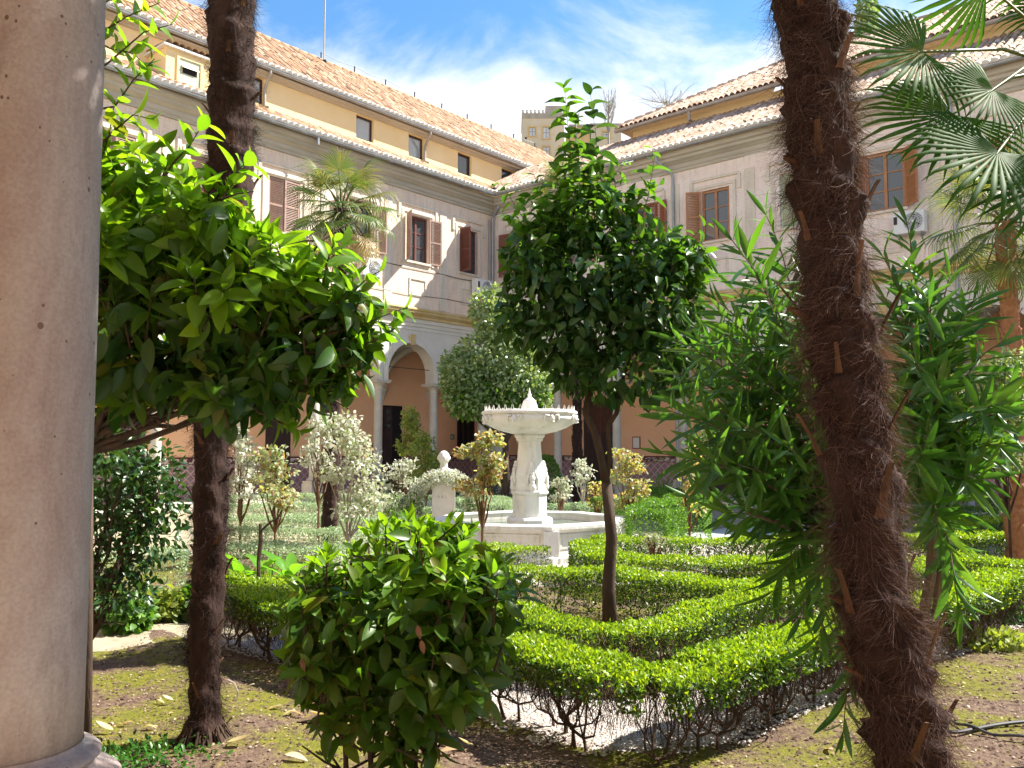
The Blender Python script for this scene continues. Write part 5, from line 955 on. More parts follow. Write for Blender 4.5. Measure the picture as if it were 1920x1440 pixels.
# ---------------------------------------------------------------- fountain
FT = thing('fountain', 'white marble fountain with octagonal pool, tall pedestal and wide bowl', 'fountain', FC)
R8 = 1.62; cs = []
def octo(r, z, a0=radians(22.5)): return [(r * cos(a0 + pi / 4 * i), r * sin(a0 + pi / 4 * i), z) for i in range(8)]
A0 = radians(10)
pw = MB(); 
def oct_lathe(mb, prof, a0=A0): return mb.lathe(prof, (0, 0), 8, a0, False)
oct_lathe(pw, [(R8 + .14, .0), (R8 + .14, .10), (R8 + .10, .12), (R8 + .02, .16), (R8, .20), (R8, .45), (R8 + .03, .48), (R8 + .08, .51), (R8 + .08, .565), (R8 + .05, .58), (R8 - .17, .58), (R8 - .19, .565), (R8 - .17, .5), (R8 - .17, .06)]).build('pool_wall', 'marble', FT, bevel=.006)
for i in range(8):
    a = A0 + pi / 4 * i; b = a + pi / 4; am = (a + b) / 2; ap = R8 * cos(pi / 8); hw = R8 * sin(pi / 8) - .17; dx, dy = cos(am), sin(am); nx_, ny_ = -dy, dx; mb = MB()
    for (u0, u1, z0_, z1_) in ((-hw, hw, .22, .25), (-hw, hw, .41, .44), (-hw, -hw + .03, .251, .409), (hw - .03, hw, .251, .409)):
        vs = [(dx * (ap + q) + nx_ * u, dy * (ap + q) + ny_ * u, z) for q in (-.01, .02) for (u, z) in ((u0, z0_), (u1, z0_), (u1, z1_), (u0, z1_))]; mb.add(vs, [(4, 5, 6, 7), (0, 1, 5, 4), (1, 2, 6, 5), (2, 3, 7, 6), (3, 0, 4, 7)])
    mb.build('panel_moulding', 'marble', FT)
    mb = MB(); c_ = (R8 + .0) ; M_ = Matrix.Rotation(a, 4, 'Z') @ Matrix.Translation((R8 - .03, 0, 0)); mb.box(-.09, .10, -.12, .12, .105, .5, M_); mb.box(-.1, .13, -.14, .14, .0, .104, M_); mb.build('corner_pier', 'marble', FT, bevel=.008)
water, nt_ = newmat('water'); b_ = N(nt_, 'ShaderNodeBsdfPrincipled', Roughness=.03); b_.inputs['Base Color'].default_value = (.12, .15, .12, 1); n_ = N(nt_, 'ShaderNodeTexNoise', Scale=6.0); bp_ = N(nt_, 'ShaderNodeBump', Strength=.1); L(nt_, n_.outputs[0], bp_.inputs['Height']); L(nt_, bp_.outputs[0], b_.inputs['Normal']); out(nt_, b_.outputs[0]); M['water'] = water
oct_lathe(MB(), [(.01, .44), (R8 - .18, .44)]).build('pool_water', 'water', FT)
ped = MB(); oct_lathe(ped, [(.40, .1), (.40, .55), (.38, .58), (.30, .60), (.30, .96), (.33, .985), (.33, 1.02), (.29, 1.045)], radians(22.5 + 8)); ped.build('pedestal_base', 'marble', FT, bevel=.006)
sh = MB(); oct_lathe(sh, [(.285, 1.046), (.285, 1.10), (.27, 1.16), (.275, 1.30), (.235, 1.45), (.215, 1.60), (.20, 1.80), (.20, 1.86), (.235, 1.88), (.24, 1.92), (.27, 1.95), (.27, 1.985)], radians(22.5 + 8)); sh.build('pedestal_shaft', 'marble', FT, bevel=.006)
for k in range(4):   # scrolled carved figures on the pedestal corners
    a = radians(22.5 + 8 + 22.5 + 90 * k - 45); o = MB()
    for z, r, q in ((1.10, .07, .27), (1.17, .05, .285), (1.24, .06, .275), (1.31, .045, .27), (1.38, .055, .25), (1.45, .045, .24), (1.50, .035, .235)): o.sphere((cos(a) * q, sin(a) * q, z), r, 9, 6, (1, 1, 1.2))
    for sgn in (-1, 1): o.tube([(cos(a + sgn * .25) * .27, sin(a + sgn * .25) * .27, 1.12), (cos(a + sgn * .33) * .29, sin(a + sgn * .33) * .29, 1.22), (cos(a + sgn * .2) * .28, sin(a + sgn * .2) * .28, 1.33), (cos(a + sgn * .1) * .26, sin(a + sgn * .1) * .26, 1.44)], [.025, .03, .022, .012], 6)
    o.build('carved_scroll', 'marble', FT, True)
bw = MB().lathe([(.10, 1.986), (.27, 1.99), (.45, 2.03), (.62, 2.09), (.74, 2.16), (.795, 2.235), (.80, 2.27), (.775, 2.29), (.78, 2.31), (.815, 2.325), (.825, 2.35), (.81, 2.375), (.76, 2.38), (.72, 2.36), (.5, 2.28), (.05, 2.26)], n=64, cap=False); bw.build('bowl', 'marble', FT, True)
for k in range(8):
    a = 2 * pi * k / 8 + .45; o = MB().sphere((cos(a) * .80, sin(a) * .80, 2.23), .06, 10, 8, (.8, .8, 1.15)); o.sphere((cos(a) * .85, sin(a) * .85, 2.225), .022, 8, 6); o.sphere((cos(a) * .84, sin(a) * .84, 2.18), .03, 8, 6, (1, 1, .5)); 
    for sgn in (-1, 1): o.tube([(cos(a + sgn * .06) * .81, sin(a + sgn * .06) * .81, 2.28), (cos(a + sgn * .14) * .81, sin(a + sgn * .14) * .81, 2.29), (cos(a + sgn * .17) * .80, sin(a + sgn * .17) * .80, 2.22), (cos(a + sgn * .11) * .80, sin(a + sgn * .11) * .80, 2.17)], [.02, .025, .02, .012], 6)
    o.build('lion_mask', 'marble', FT, True)
MB().lathe([(.17, 2.262), (.17, 2.33), (.155, 2.36), (.15, 2.40), (.145, 2.42), (.125, 2.50), (.11, 2.54), (.11, 2.555), (.085, 2.58), (.055, 2.61), (.03, 2.625), (.03, 2.65), (.038, 2.665), (.02, 2.69), (.012, 2.74), (.004, 2.78)], n=24).build('finial', 'marble', FT, True)
for k in range(72):
    a = 2 * pi * k / 72; s = 1 if k % 2 else -1; MB().tube([(cos(a) * .765, sin(a) * .765, 2.375), (cos(a + s * .022) * .765, sin(a + s * .022) * .765, 2.415), (cos(a + s * .035) * .768, sin(a + s * .035) * .768, 2.465)], [.008, .006, .003], 5).build('iron_spike', 'mortar', FT)
MB().lathe([(.77, 2.378), (.785, 2.385), (.77, 2.392)], n=48, cap=False).build('spike_ring', 'mortar', FT)

# ---------------------------------------------------------------- marble bust under its ivy arch
bp0 = at(832, 905, 18); bp0.z = 0; BU = thing('bust', 'white marble bust of a balding man on an inscribed pedestal', 'statue', bp0, radians(4))
MB().box(-.30, .30, -.25, .25, 0, .10).build('plinth', 'bust', BU); pd = MB().box(-.24, .24, -.19, .19, .101, 1.0).build('pedestal', 'bust', BU, bevel=.01)
MB().box(-.27, .27, -.22, .22, 1.001, 1.08).build('cap', 'bust', BU, bevel=.01)
def text(s, size, mat, parent, m, ext=.002):
    cu = bpy.data.curves.new('lettering', 'FONT'); cu.body = s; cu.size = size; cu.extrude = ext; cu.align_x = 'CENTER'; tmp = bpy.data.objects.new('tmp', cu); COL.objects.link(tmp)
    dg = bpy.context.evaluated_depsgraph_get(); me = bpy.data.meshes.new_from_object(tmp.evaluated_get(dg)); bpy.data.objects.remove(tmp); me.materials.clear(); me.materials.append(M[mat]); return link('lettering', me, parent, m)
text('A & L.', .085, 'grille', pd, Matrix.Translation((-.02, -.191, .72)) @ Matrix.Rotation(pi / 2, 4, 'X'))
hd = MB(); K = 24; J = 20; z0_ = 1.56
for i in range(J + 1):
    t = pi * i / J
    for j in range(K):
        p = 2 * pi * j / K; x, y, z = sin(t) * cos(p), sin(t) * sin(p), cos(t); rx, ry, rz = .125, .15, .185
        if z < 0: rx *= 1 - .28 * (-z) ** 1.2; ry *= 1 - .12 * (-z)
        X, Y_, Z = x * rx, y * ry, z * rz
        if y < 0:   # the face looks towards -Y
            f = max(0, -y); Y_ -= .045 * math.exp(-(x / .16) ** 2 - ((z + .10) / .22) ** 2) * f; Y_ -= .02 * math.exp(-(x / .5) ** 2 - ((z - .16) / .1) ** 2) * f
            for e in (-.42, .42): Y_ += .028 * math.exp(-((x - e) / .17) ** 2 - ((z - .03) / .11) ** 2) * f
            Y_ -= .014 * math.exp(-(x / .3) ** 2 - ((z + .46) / .06) ** 2) * f; Y_ += .014 * math.exp(-(x / .3) ** 2 - ((z + .54) / .04) ** 2) * f; Y_ -= .02 * math.exp(-(x / .3) ** 2 - ((z + .80) / .16) ** 2) * f
        hd.v.append((X, Y_, Z * .86 + z0_ - .02))
for i in range(J):
    for j in range(K): j2 = (j + 1) % K; hd.f.append((i * K + j, (i + 1) * K + j, (i + 1) * K + j2, i * K + j2))
hd.lathe([(.075, 1.28), (.080, 1.34), (.078, 1.45)], (0, .03), 16); hd.v = hd.v
tor = MB()
for i in range(9):
    t = i / 8; z = 1.10 + .25 * t; w_ = .17 + .11 * sin(pi * min(1, t * 1.15)) - .17 * max(0, t - .72) * 2; d_ = .10 + .04 * sin(pi * t)
    tor.v += [(w_ * cos(2 * pi * j / 20), .02 + d_ * sin(2 * pi * j / 20), z) for j in range(20)]
tor.f = [(i * 20 + j, i * 20 + (j + 1) % 20, (i + 1) * 20 + (j + 1) % 20, (i + 1) * 20 + j) for i in range(8) for j in range(20)] + [tuple(160 + j for j in range(20))]
hd.add(tor.v, tor.f); hd.lathe([(.10, 1.081), (.10, 1.10), (.12, 1.12)], n=16)
for e in (-1, 1): hd.sphere((e * .125, .02, 1.54), .035, 8, 6, (.5, .8, 1.2))
hd.build('bust_figure', 'bust', BU, True)
AR = thing('ivy_arch', 'white flowering ivy arch around the bust pedestal', 'plant', (bp0.x + .03, bp0.y - .33, 0)); pp = []
for i in range(13): a = pi * i / 12; pp.append((-.62 * cos(a) * (1.0), 0, .55 + .62 * sin(a)))
MB().tube([(-.62, 0, 0)] + pp + [(.62, 0, 0)], .015, 5).build('hoop', 'twig', AR)
cl = [((p_[0], p_[1], p_[2]), (.20, .2, .16)) for p_ in pp] + [((-.62, 0, .25), (.25, .22, .3)), ((.66, 0, .25), (.2, .2, .3)), ((-1.0, .1, .55), (.35, .25, .3))]
P, d, up, s = cloud(cl, 5500, .06, .3, .2); leaves('foliage', TPL_DIA, P, d, up, s, 'lf_rose_white', AR); P, d, up, s = cloud([c for c in cl if c[0][2] < .8], 2500, .06, .2, .2); leaves('lower_foliage', TPL_DIA, P, d, up, s, 'lf_hedge_far', AR)

# ---------------------------------------------------------------- roses and small shrubs of the beds
def rose(label, px, Y, pt, pb, wpx, mat, n=520, size=.10, name='rose_bush', hbase=None, cat='rose bush', k=11, mat2=None, stem='twig_red', seed=0, tpl=TPL_ROSE):
    top = at(px, pt, Y).z; bot = max(.25, at(px, pb, Y).z); x = at(px, 800, Y).x; t = thing(name, label, cat, (x, Y, 0)); rnd = random.Random(seed + px); W_ = wpx * Y / 1560 / 2; H = top - bot; cl = []
    for i in range(k): a = rnd.uniform(0, 6.28); q = rnd.uniform(.25, .75); zz = bot + H * (i + .5) / k; tp_ = 1 - .45 * (i / k); cl.append(((cos(a) * W_ * q * tp_, sin(a) * W_ * q * tp_, zz), (W_ * .42, W_ * .42, H / k * .9)))
    tr = MB(); limbs(tr, (0, 0, bot * .55), cl, .018, 1, seed, 5, 2); tr.tube([(rnd.uniform(-.03, .03), 0, 0), (0, 0, bot * .3), (0, 0, bot * .56)], [.025, .022, .018], 6); tr.build('stem', stem, t)
    size *= .78; P, d, up, s = cloud([(c, (r[0] * 1.25, r[1] * 1.25, r[2] * 1.1)) for c, r in cl], int(n * .85), size, .0, .35); leaves('foliage', tpl, P, d, up, s, mat, t)
    if mat2: P, d, up, s = cloud(cl, n // 3, size, .3, .2); leaves('new_leaves', tpl, P, d, up, s, mat2, t)
    return t
rose('pale rose bush nearest the left palm trunk', 455, 14, 800, 930, 70, 'lf_rose_white', 900, .09)
rose('rose bush with rusty young leaves in the left beds', 520, 13, 840, 950, 110, 'lf_rose', 900, .09, mat2='lf_rose_red')
rose('tall pale rose bush below the hanging magnolia leaves', 600, 14, 780, 880, 75, 'lf_rose_white', 700, .09)
rose('large whitish rose bush with a forked grey stem', 655, 12, 780, 965, 140, 'lf_rose_white', 1500, .085, mat2='lf_rose', stem='bare')
rose('small whitish rose standard in front of the gallery column', 752, 18, 862, 915, 75, 'lf_rose_white', 700, .09)
rose('rose bush with red and yellow leaves between bust and fountain', 905, 12.2, 812, 925, 105, 'lf_rose_red', 1300, .085, mat2='lf_rose')
rose('small white leaved standard between fountain and orange tree', 1092, 19, 862, 905, 48, 'lf_rose_white', 380, .10, stem='bare')
rose('low pale rose behind the fountain pool', 1050, 18, 898, 938, 50, 'lf_rose_white', 420, .09, mat2='lf_rose')
rose('rose bush with red tips right of the orange tree trunk', 1180, 15, 845, 950, 92, 'lf_rose_red', 1000, .085, mat2='lf_rose')
rose('low rusty rose in the bed behind the orange tree', 1120, 17, 905, 950, 50, 'lf_rose_red', 350, .09)
rose('wiry rose bush with red flowers beside the oleander', 1290, 14, 840, 960, 60, 'lf_rose_red', 260, .09)
rose('young pale rose at the right edge above the hedges', 1898, 13.5, 880, 960, 60, 'lf_rose', 420, .09, stem='bare')
rose('yellow green feathery shrub beside the gallery column', 770, 22, 768, 850, 50, 'lf_yellow', 1100, .14, 'shrub', cat='shrub', k=8, tpl=TPL_DIA)
rose('broad yellow green shrub behind the bust', 800, 21, 815, 905, 85, 'lf_yellow', 2200, .12, 'shrub', cat='shrub', k=8, tpl=TPL_DIA)
rose('rusty low bush in the hedge bed right of the fountain', 1225, 11.6, 1000, 1024, 70, 'lf_rose', 420, .05, 'shrub', cat='shrub')
P, d, up, s = cloud([((0, 0, .75), (.38, .38, .62))], 6000, .055, .8, 0); td = thing('topiary', 'clipped dark green dome behind the fountain pedestal', 'topiary', (at(1022, 880, 23).x, 23, 0)); P[:, 2] = np.maximum(P[:, 2], .05); leaves('foliage', TPL_DIA, P * [1.1, 1.1, 1.15], d, up, s, 'lf_hedge_far', td); MB().tube([(0, 0, 0), (0, 0, .6)], .03, 6).build('stem', 'bark', td)
yc = thing('yucca', 'spiky blue green yucca against the tiled dado', 'yucca', (at(1240, 900, 24).x, 24, 0)); n = 46; az = np.arange(n) * 2.4; el = np.radians(np.linspace(80, 12, n)); d = np.stack([np.cos(az) * np.cos(el), np.sin(az) * np.cos(el), np.sin(el)], 1); yt = leaf_tpl(.09, .5, .1, 5, .7)
ym = npmesh('leaf', yt[0], yt[1], 'lf_silver', np.zeros(len(yt[0])), True); MB().tube([(0, 0, 0), (0, 0, .3)], .08, 7).build('stem', 'bark', yc); x_, y_, z_ = frames(d, np.tile([0, 0, 1.], (n, 1)))
for i in range(n): link('leaf', ym, yc, orient(d[i], (0, 0, 1) if el[i] < 1.3 else (1, 0, 0), (0, 0, .3), random.uniform(.75, .95)))
# lilies with big leaves, and a bare stump
lt_ = leaf_tpl(.34, .3, .35, 7, .75)
for k, (px, Y, lab) in enumerate([(462, 9.4, 'big leaved lily clump left of the bare stump'), (512, 9.6, 'big leaved lily clump behind the bare stump'), (550, 9.1, 'big leaved lily clump right of the bare stump, partly behind the bush')]):
    c = thing('lily', lab, 'lily', (at(px, 900, Y).x, Y, 0), group='big leaved lilies behind the hedge'); me = npmesh('leaf', lt_[0], lt_[1], 'lf_calla', np.zeros(len(lt_[0])), True); rnd = random.Random(k); st = MB()
    for i in range(11):
        a = i * 2.4; e = radians(rnd.uniform(48, 80)); q = Vector((cos(a) * cos(e), sin(a) * cos(e), sin(e))) * rnd.uniform(.28, .52); st.tube([(0, 0, 0), q * .5, q], [.012, .009, .006], 5); link('leaf', me, c, orient(Vector((cos(a), sin(a), rnd.uniform(.5, 1.4))), (-cos(a) * .6, -sin(a) * .6, 1), q, rnd.uniform(.28, .42)))
    st.build('stalks', 'petiole', c, kind='stuff')
sp = at(484, 1080, 8.8); t = thing('pruned_stump', 'dark pruned sapling stump with one side twig among the lilies', 'stump', (sp.x, 8.8, 0)); MB().tube([(0, 0, 0), (.01, 0, .3), (.0, 0, .6), (.02, 0, .82), (.01, 0, .98)], [.025, .022, .02, .024, .016], 7).build('stem', 'bark', t); MB().tube([(.01, 0, .9), (.12, 0, 1.0), (.22, 0, 1.06)], [.014, .01, .006], 5).build('side_twig', 'bark', t)
# dark small leaved shrub by the column
b0 = on(225, 1250); SJ = thing('shrub', 'open dark small leaved shrub between the stone column and the left palm', 'shrub', (-3.35, 6.7, 0)); cl = []
for px, py, rx, rz in ((220, 850, 90, 70), (280, 880, 70, 60), (230, 960, 95, 70), (290, 1000, 70, 60), (220, 1060, 80, 55), (310, 930, 50, 60), (250, 1110, 60, 40), (180, 920, 80, 120)): w_ = at(px, py, 6.7); cl.append(((w_.x + 3.35, random.uniform(-.3, .3), w_.z), (rx * 6.7 / 1560, .35, rz * 6.7 / 1560)))
tr = MB(); limbs(tr, (0, 0, .15), cl, .022, 2, 5, 6, 5); tr.tube([(0, 0, 0), (0, 0, .3)], .04, 7); tr.build('stem', 'bark', SJ); P, d, up, s = cloud(cl, 3000, .07, .05, .3); leaves('foliage', TPL_SMALL, P, d, up, s, 'lf_shade', SJ)
for k, (px, py, w_, lab) in enumerate([(235, 1185, 60, 'low leafy plant edging the sandy path next to the column'), (300, 1165, 70, 'low leafy plant edging the sandy path, middle clump'), (350, 1160, 60, 'low leafy plant edging the sandy path behind the palm trunk')]):
    g0 = on(px, py); t = thing('low_shrub', lab, 'plant', g0, group='low plants edging the sandy path'); W_ = w_ * g0.y / 1560; P, d, up, s = cloud([((0, 0, .12), (W_ * .6, .22, .16)), ((.1, 0, .15), (W_ * .4, .2, .2))], 700, .085, .2, .0); leaves('foliage', TPL_ROSE, P, d, up, s, 'lf_yellow' if k == 1 else 'lf_hedge_far', t); MB().tube([(0, 0, 0), (0, 0, .12)], .015, 5).build('stem', 'twig', t)
g0 = on(250, 1425); t = thing('ground_cover', 'bright green ground cover beside the column base', 'plant', (g0.x, g0.y, 0)); P = np.stack([RNG.normal(0, .2, 620), RNG.normal(-.05, .12, 620), RNG.uniform(.0, .07, 620)], 1); leaves('foliage', TPL_SMALL, P, nrm(RNG.normal(0, 1, P.shape) + [0, 0, .6]), nrm(RNG.normal(0, .5, P.shape) + [0, 0, 1.]), RNG.uniform(.025, .045, 620), 'lf_cover', t); MB().tube([(0, 0, 0), (0, 0, .05)], .008, 5).build('stem', 'twig', t)
for k, (px, py, lab) in enumerate([(1890, 1170, 'weedy leafy clump at the right edge below the hedge'), (1850, 1215, 'small weed patch on the bare soil right of the palm')]):
    g0 = on(px, py); t = thing('weed_clump', lab, 'plant', g0, group='weeds at the right'); P, d, up, s = cloud([((0, 0, .08), (.35, .25, .14 - .06 * k))], 700 - 300 * k, .07, .2, .0); leaves('foliage', TPL_ROSE, P, d, up, s, 'lf_yellow' if k else 'lf_cover', t); MB().tube([(0, 0, 0), (0, 0, .1)], .012, 5).build('stem', 'twig', t)
# bollard lamp, hose
bl = at(1822, 950, 21); t = thing('bollard_lamp', 'small grey garden bollard lamp among the right hedges', 'lamp', (bl.x, 21, 0)); MB().lathe([(.075, 0), (.075, .78)], n=20).build('post', 'grille', t); MB().lathe([(.068, .781), (.068, .93)], n=20).build('lens', 'paper', t); MB().lathe([(.085, .931), (.085, .98), (.05, 1.0)], n=20).build('cap', 'zinc', t)
M['hose'] = pmat('hose', [(.03, .03, .035), (.07, .07, .075)], 20, .4)
hp_ = [on(1752, 1372), on(1790, 1380), on(1830, 1372), on(1880, 1362), on(1990, 1352)]; MB().tube([p_ + Vector((0, 0, .018)) for p_ in smooth(hp_, 2)], .012, 8).build('garden_hose', 'hose'); tag(bpy.data.objects['garden_hose'], 'dark garden hose lying on the moss at the lower right', 'hose')
hp_ = [on(1772, 1347), on(1795, 1364), on(1840, 1378), on(1900, 1390), on(1990, 1398)]; MB().tube([p_ + Vector((0, 0, .026 + .01 * sin(i))) for i, p_ in enumerate(smooth(hp_, 2))], .009, 8).build('garden_cable', 'hose'); tag(bpy.data.objects['garden_cable'], 'thinner dark cable crossing the hose at the lower right', 'cable')
# fallen leaves
fl = leaf_tpl(.36, .35, .3, 6, .85); fm = npmesh('fallen_leaf', fl[0], fl[1], 'dryleaf', np.zeros(len(fl[0])), True); fl2 = leaf_tpl(.4, .5, -.35, 6, .85); fm2 = npmesh('fallen_leaf', fl2[0], fl2[1], 'dryleaf', np.zeros(len(fl2[0])), True)
spots = [(425, 1407, .14, 90, 'left of the bush, right under the palm'), (250, 1355, .10, 100, 'next to the column'), (270, 1363, .09, 80, 'next to the column'), (213, 1372, .12, 85, 'next to the column'), (540, 1347, .1, 80, 'left of the bush'), (530, 1333, .11, 95, 'left of the bush'), (566, 1357, .1, 60, 'left of the bush'), (556, 1344, .09, 120, 'left of the bush'), (596, 1329, .12, 85, 'left of the bush'), (613, 1420, .09, 20, 'at the foot of the bush'), (533, 1432, .14, 75, 'at the foot of the bush'), (295, 1316, .06, 70, 'on the moss'), (325, 1319, .08, 85, 'on the moss'), (862, 1418, .13, 100, 'at the foot of the bush'), (846, 1404, .1, 60, 'at the foot of the bush'), (890, 1410, .1, 95, 'at the foot of the bush'), (650, 1392, .11, 90, 'at the foot of the bush'), (565, 1371, .05, 60, 'left of the bush'), (430, 1425, .05, 80, 'under the palm'), (1562, 1420, .1, 10, 'beside the shaggy palm'), (478, 1290, .06, 80, 'by the hedge stems'), (610, 1350, .12, 130, 'left of the bush'), (700, 1400, .1, 70, 'at the foot of the bush')]
FL = ['bright white fallen leaf alone on soil between left palm foot and lower frame edge', 'pale folded leaf on the moss, left one of a touching pair near the column base', 'pale folded leaf on the moss, right one of a touching pair near the column base', 'tan leaf lying flat close against the stone column base',
 'pale leaf on soil left of the bush, under the cluster there', 'long pale leaf farthest left of the cluster left of the bush', 'light leaf lowest in the cluster left of the bush', 'light leaf in the middle of the cluster left of the bush', 'pale leaf touching the left side of the bush foliage, farthest back', 'upright cupped leaf near the lower frame edge left of the bush stems', 'large ribbed tan leaf cut by the lower frame edge left of the bush', 'tiny white leaf on moss between column and left palm, left of two', 'small white leaf on moss between column and left palm, right of two', 'large ribbed tan leaf on soil just right of the bush stems', 'pale leaf just behind the large ribbed leaf right of the bush stems', 'pale leaf farthest right of those beside the bush stems', 'pale leaf between the leftmost bush stems', 'tiny pale scrap below the leaf cluster left of the bush', 'small crumpled pale scrap below the left palm foot', 'thin pale leaf on dark soil left of the right shaggy palm foot', 'small pale leaf by the hedge stems behind the left palm root', 'broad greenish leaf leaning between the leaf cluster and the bush', 'pale leaf in the shade right under the bush']
for i, (px, py, s, a, w_) in enumerate(spots):
    g0 = on(px, py); o = link('fallen_leaf', fm if i % 3 else fm2); o.location = (g0.x, g0.y, gz(g0.x, g0.y) + .012 + .3 * s * .35 * (0 if i % 3 else 0) + .02); o.rotation_euler = (radians(random.uniform(-6, 10)), radians(random.uniform(-12, 12)), radians(a + random.choice((0, 180)))); o.scale = (s,) * 3
    tag(o, FL[i], 'leaf', 'fallen leaves')

# ---------------------------------------------------------------- palms
def px_pts(lst, Y): return [at(a, b, Y) for a, b in lst]
fans = [fan_mesh(.52, 36, 255, .22, mat='frond', seed=i) for i in range(3)]; fans_sun = [fan_mesh(.5, 32, 240, .55, mat='frond_sun', seed=10 + i) for i in range(3)]; fan_old = fan_mesh(.5, 28, 200, .9, mat='dryleaf', seed=30)
# left shaggy palm
A0p = on(385, 1388); YA = A0p.y; pa = [Vector((A0p.x - .005, YA, -.02))] + px_pts([(384, 1340), (384, 1280), (384, 1180), (390, 1060), (395, 930), (400, 790), (408, 600), (424, 400), (435, 200), (437, 0)], YA)
top = pa[-1] + Vector((.05, .05, 2.3)); pa.append(top); PA = thing('palm_tree', 'dark shaggy palm trunk standing left of centre behind the magnolia leaves', 'palm tree', pa[0]); loc = [p - pa[0] for p in pa]
palm_trunk(PA, loc, [.15, .088, .092, .095, .098, .10, .105, .12, .135, .142, .142, .14], 36000, .11, .0018, 'fibre_dark', 60, 3, .17, .16, .085, .35)
fl_ = MB(); rnd = random.Random(4)
for i in range(150): a = rnd.uniform(0, 6.28); r = rnd.uniform(.09, .13); r2 = r + rnd.uniform(.03, .09); fl_.tube([(r * cos(a), r * sin(a), rnd.uniform(.05, .13)), (r2 * cos(a), r2 * sin(a), .0)], [.006, .004], 4, False)
fl_.build('root_fringe', 'twig', PA, kind='stuff')
q = at(428, 1275, YA - .1) - pa[0]; MB().tube([q, q + Vector((.04, -.02, -.01)), q + Vector((.065, -.02, -.06)), q + Vector((.06, -.02, -.12))], [.007, .006, .005, .002], 5).build('hanging_root', 'bare', PA)
crown(PA, top - pa[0], 22, .62, .5, fans, 2, -55, 75, 1.15)
# right shaggy palm, close to the camera
YB = 3.0; pb = px_pts([(1722, 1500), (1710, 1430), (1690, 1330), (1660, 1190), (1638, 1060), (1618, 910), (1592, 750), (1574, 600), (1556, 430), (1540, 270), (1524, 110), (1517, 0)], YB); b0 = Vector((pb[0].x + .06, YB, -.02)); mid = Vector((pb[0].x + .03, YB, .3)); topB = pb[-1] + Vector((-.04, -.02, 1.95)); pb = [b0, mid] + pb + [topB]
PB = thing('palm_tree', 'large brown hairy palm trunk leaning across the right side in the foreground', 'palm tree', b0); loc = [p - b0 for p in pb]
palm_trunk(PB, loc, [.15, .13, .125, .122, .118, .115, .113, .112, .108, .108, .108, .108, .108, .106, .10], 82000, .13, .0016, 'fibre', 54, 8, .20, .48, .15, .45)
for (px, py, s) in ((1474, 22, -1), (1481, 112, -1), (1607, 246, 1), (1475, 298, -1), (1603, 338, 1), (1483, 580, -1), (1560, 1120, -1), (1590, 1255, -1)):   # stout snapped leaf bases sticking out
    q = at(px, py, YB) - b0; r = MB().tube([q - Vector((s * .09, 0, .05)), q - Vector((s * .03, .0, .012)), q + Vector((s * .012, 0, .006))], [.018, .014, .006], 6); r.build('leaf_base', 'boot', PB)
crown(PB, topB - b0, 62, .62, .5, fans, 5, -42, 75, 1.35)  # unseen crown, thickened with extra low fronds to shade the stone column
# fan palm at the upper right, crown in view, trunk beyond the frame
TE = at(2010, 120, 4.9); PE = thing('palm_tree', 'fan palm at the upper right with large dark green fans hanging into view', 'palm tree', (TE.x + .05, TE.y, 0)); tl = TE - Vector((TE.x + .05, TE.y, 0)); palm_trunk(PE, [(0, 0, -.02), (0, 0, 1.5), (-.02, 0, 3), tl], [.14, .12, .12, .12], 5000, .07, .002, 'fibre', 20, 21)
E0 = Vector(PE.location); fansE = [fan_mesh(.5, 30, 262, .16, .52, 'frond', seed=60 + i) for i in range(3)]
for i, (px, py, Y, R, up, r_) in enumerate([(1731, 97, 4.5, .54, (-.25, -1, .25), .010), (1862, 168, 4.35, .36, (.1, -1, .3), .010), (1872, 284, 4.15, .58, (.0, -1, .45), .011), (1785, 215, 4.45, .58, (-.45, -.85, .1), .010), (1850, -30, 4.7, .5, (.1, -1, -.3), .010), (1960, 350, 4.3, .5, (.2, -1, .5), .01)]):
    F_ = at(px, py, Y) - E0; B_ = tl + Vector((random.uniform(-.05, .05), random.uniform(-.05, .05), random.uniform(-.15, .1))); o = frond(PE, B_, F_, up, fansE[i % 3], R / .5, r=r_)
for az_, el_ in ((0, 30), (.5, 5), (-.5, 40), (.9, 55), (-.9, 10), (1.5, 75), (.2, -25)):
    d_ = Vector((cos(az_) * cos(radians(el_)), sin(az_) * cos(radians(el_)), sin(radians(el_)))); frond(PE, tl, tl + d_ * .65, (-d_.x * .6, -d_.y, 1), fansE[0], 1.1)
for o in list(PE.children)[-14:]:
    pass
# far palm at the right edge
TF = at(1884, 436, 12.6); PF = thing('palm_tree', 'slender palm with sunlit red brown trunk at the right edge before the arcade', 'palm tree', (at(1893, 700, 12.6).x, 12.6, 0)); F0 = Vector(PF.location)
palm_trunk(PF, [(0, 0, -.02), at(1901, 820, 12.6) - F0, at(1897, 650, 12.6) - F0, at(1890, 540, 12.6) - F0, TF - F0 + Vector((0, 0, .15))], [.16, .135, .13, .13, .14], 900, .05, .006, 'fibre', 170, 33, .2, .1, .11, boot_mat='boot_sun', core_mat='boot_sun')
for o in PF.children[0].children:
    if o.name.startswith('leaf_base'): o.scale = (1.0,) * 3
crown(PF, TF - F0 + Vector((0, 0, .3)), 30, .62, .5, fans_sun, 3, -62, 78, 1.1, pr=.014)
# palm before the left facade
TG = at(640, 402, 14.5); PG = thing('palm_tree', 'small palm with drooping yellowed fans in front of the sunlit left facade', 'palm tree', (at(622, 800, 14.5).x, 14.5, 0)); G0 = Vector(PG.location)
palm_trunk(PG, [(0, 0, -.02), (0, 0, 2), TG - G0 + Vector((0, 0, .1))], [.14, .12, .12], 1800, .06, .007, 'fibre', 60, 41, .2, .1, .09)
crown(PG, TG - G0 + Vector((0, 0, .2)), 34, .55, .5, fans_sun, 13, -72, 72, 1.05, old=fan_old, pr=.014)
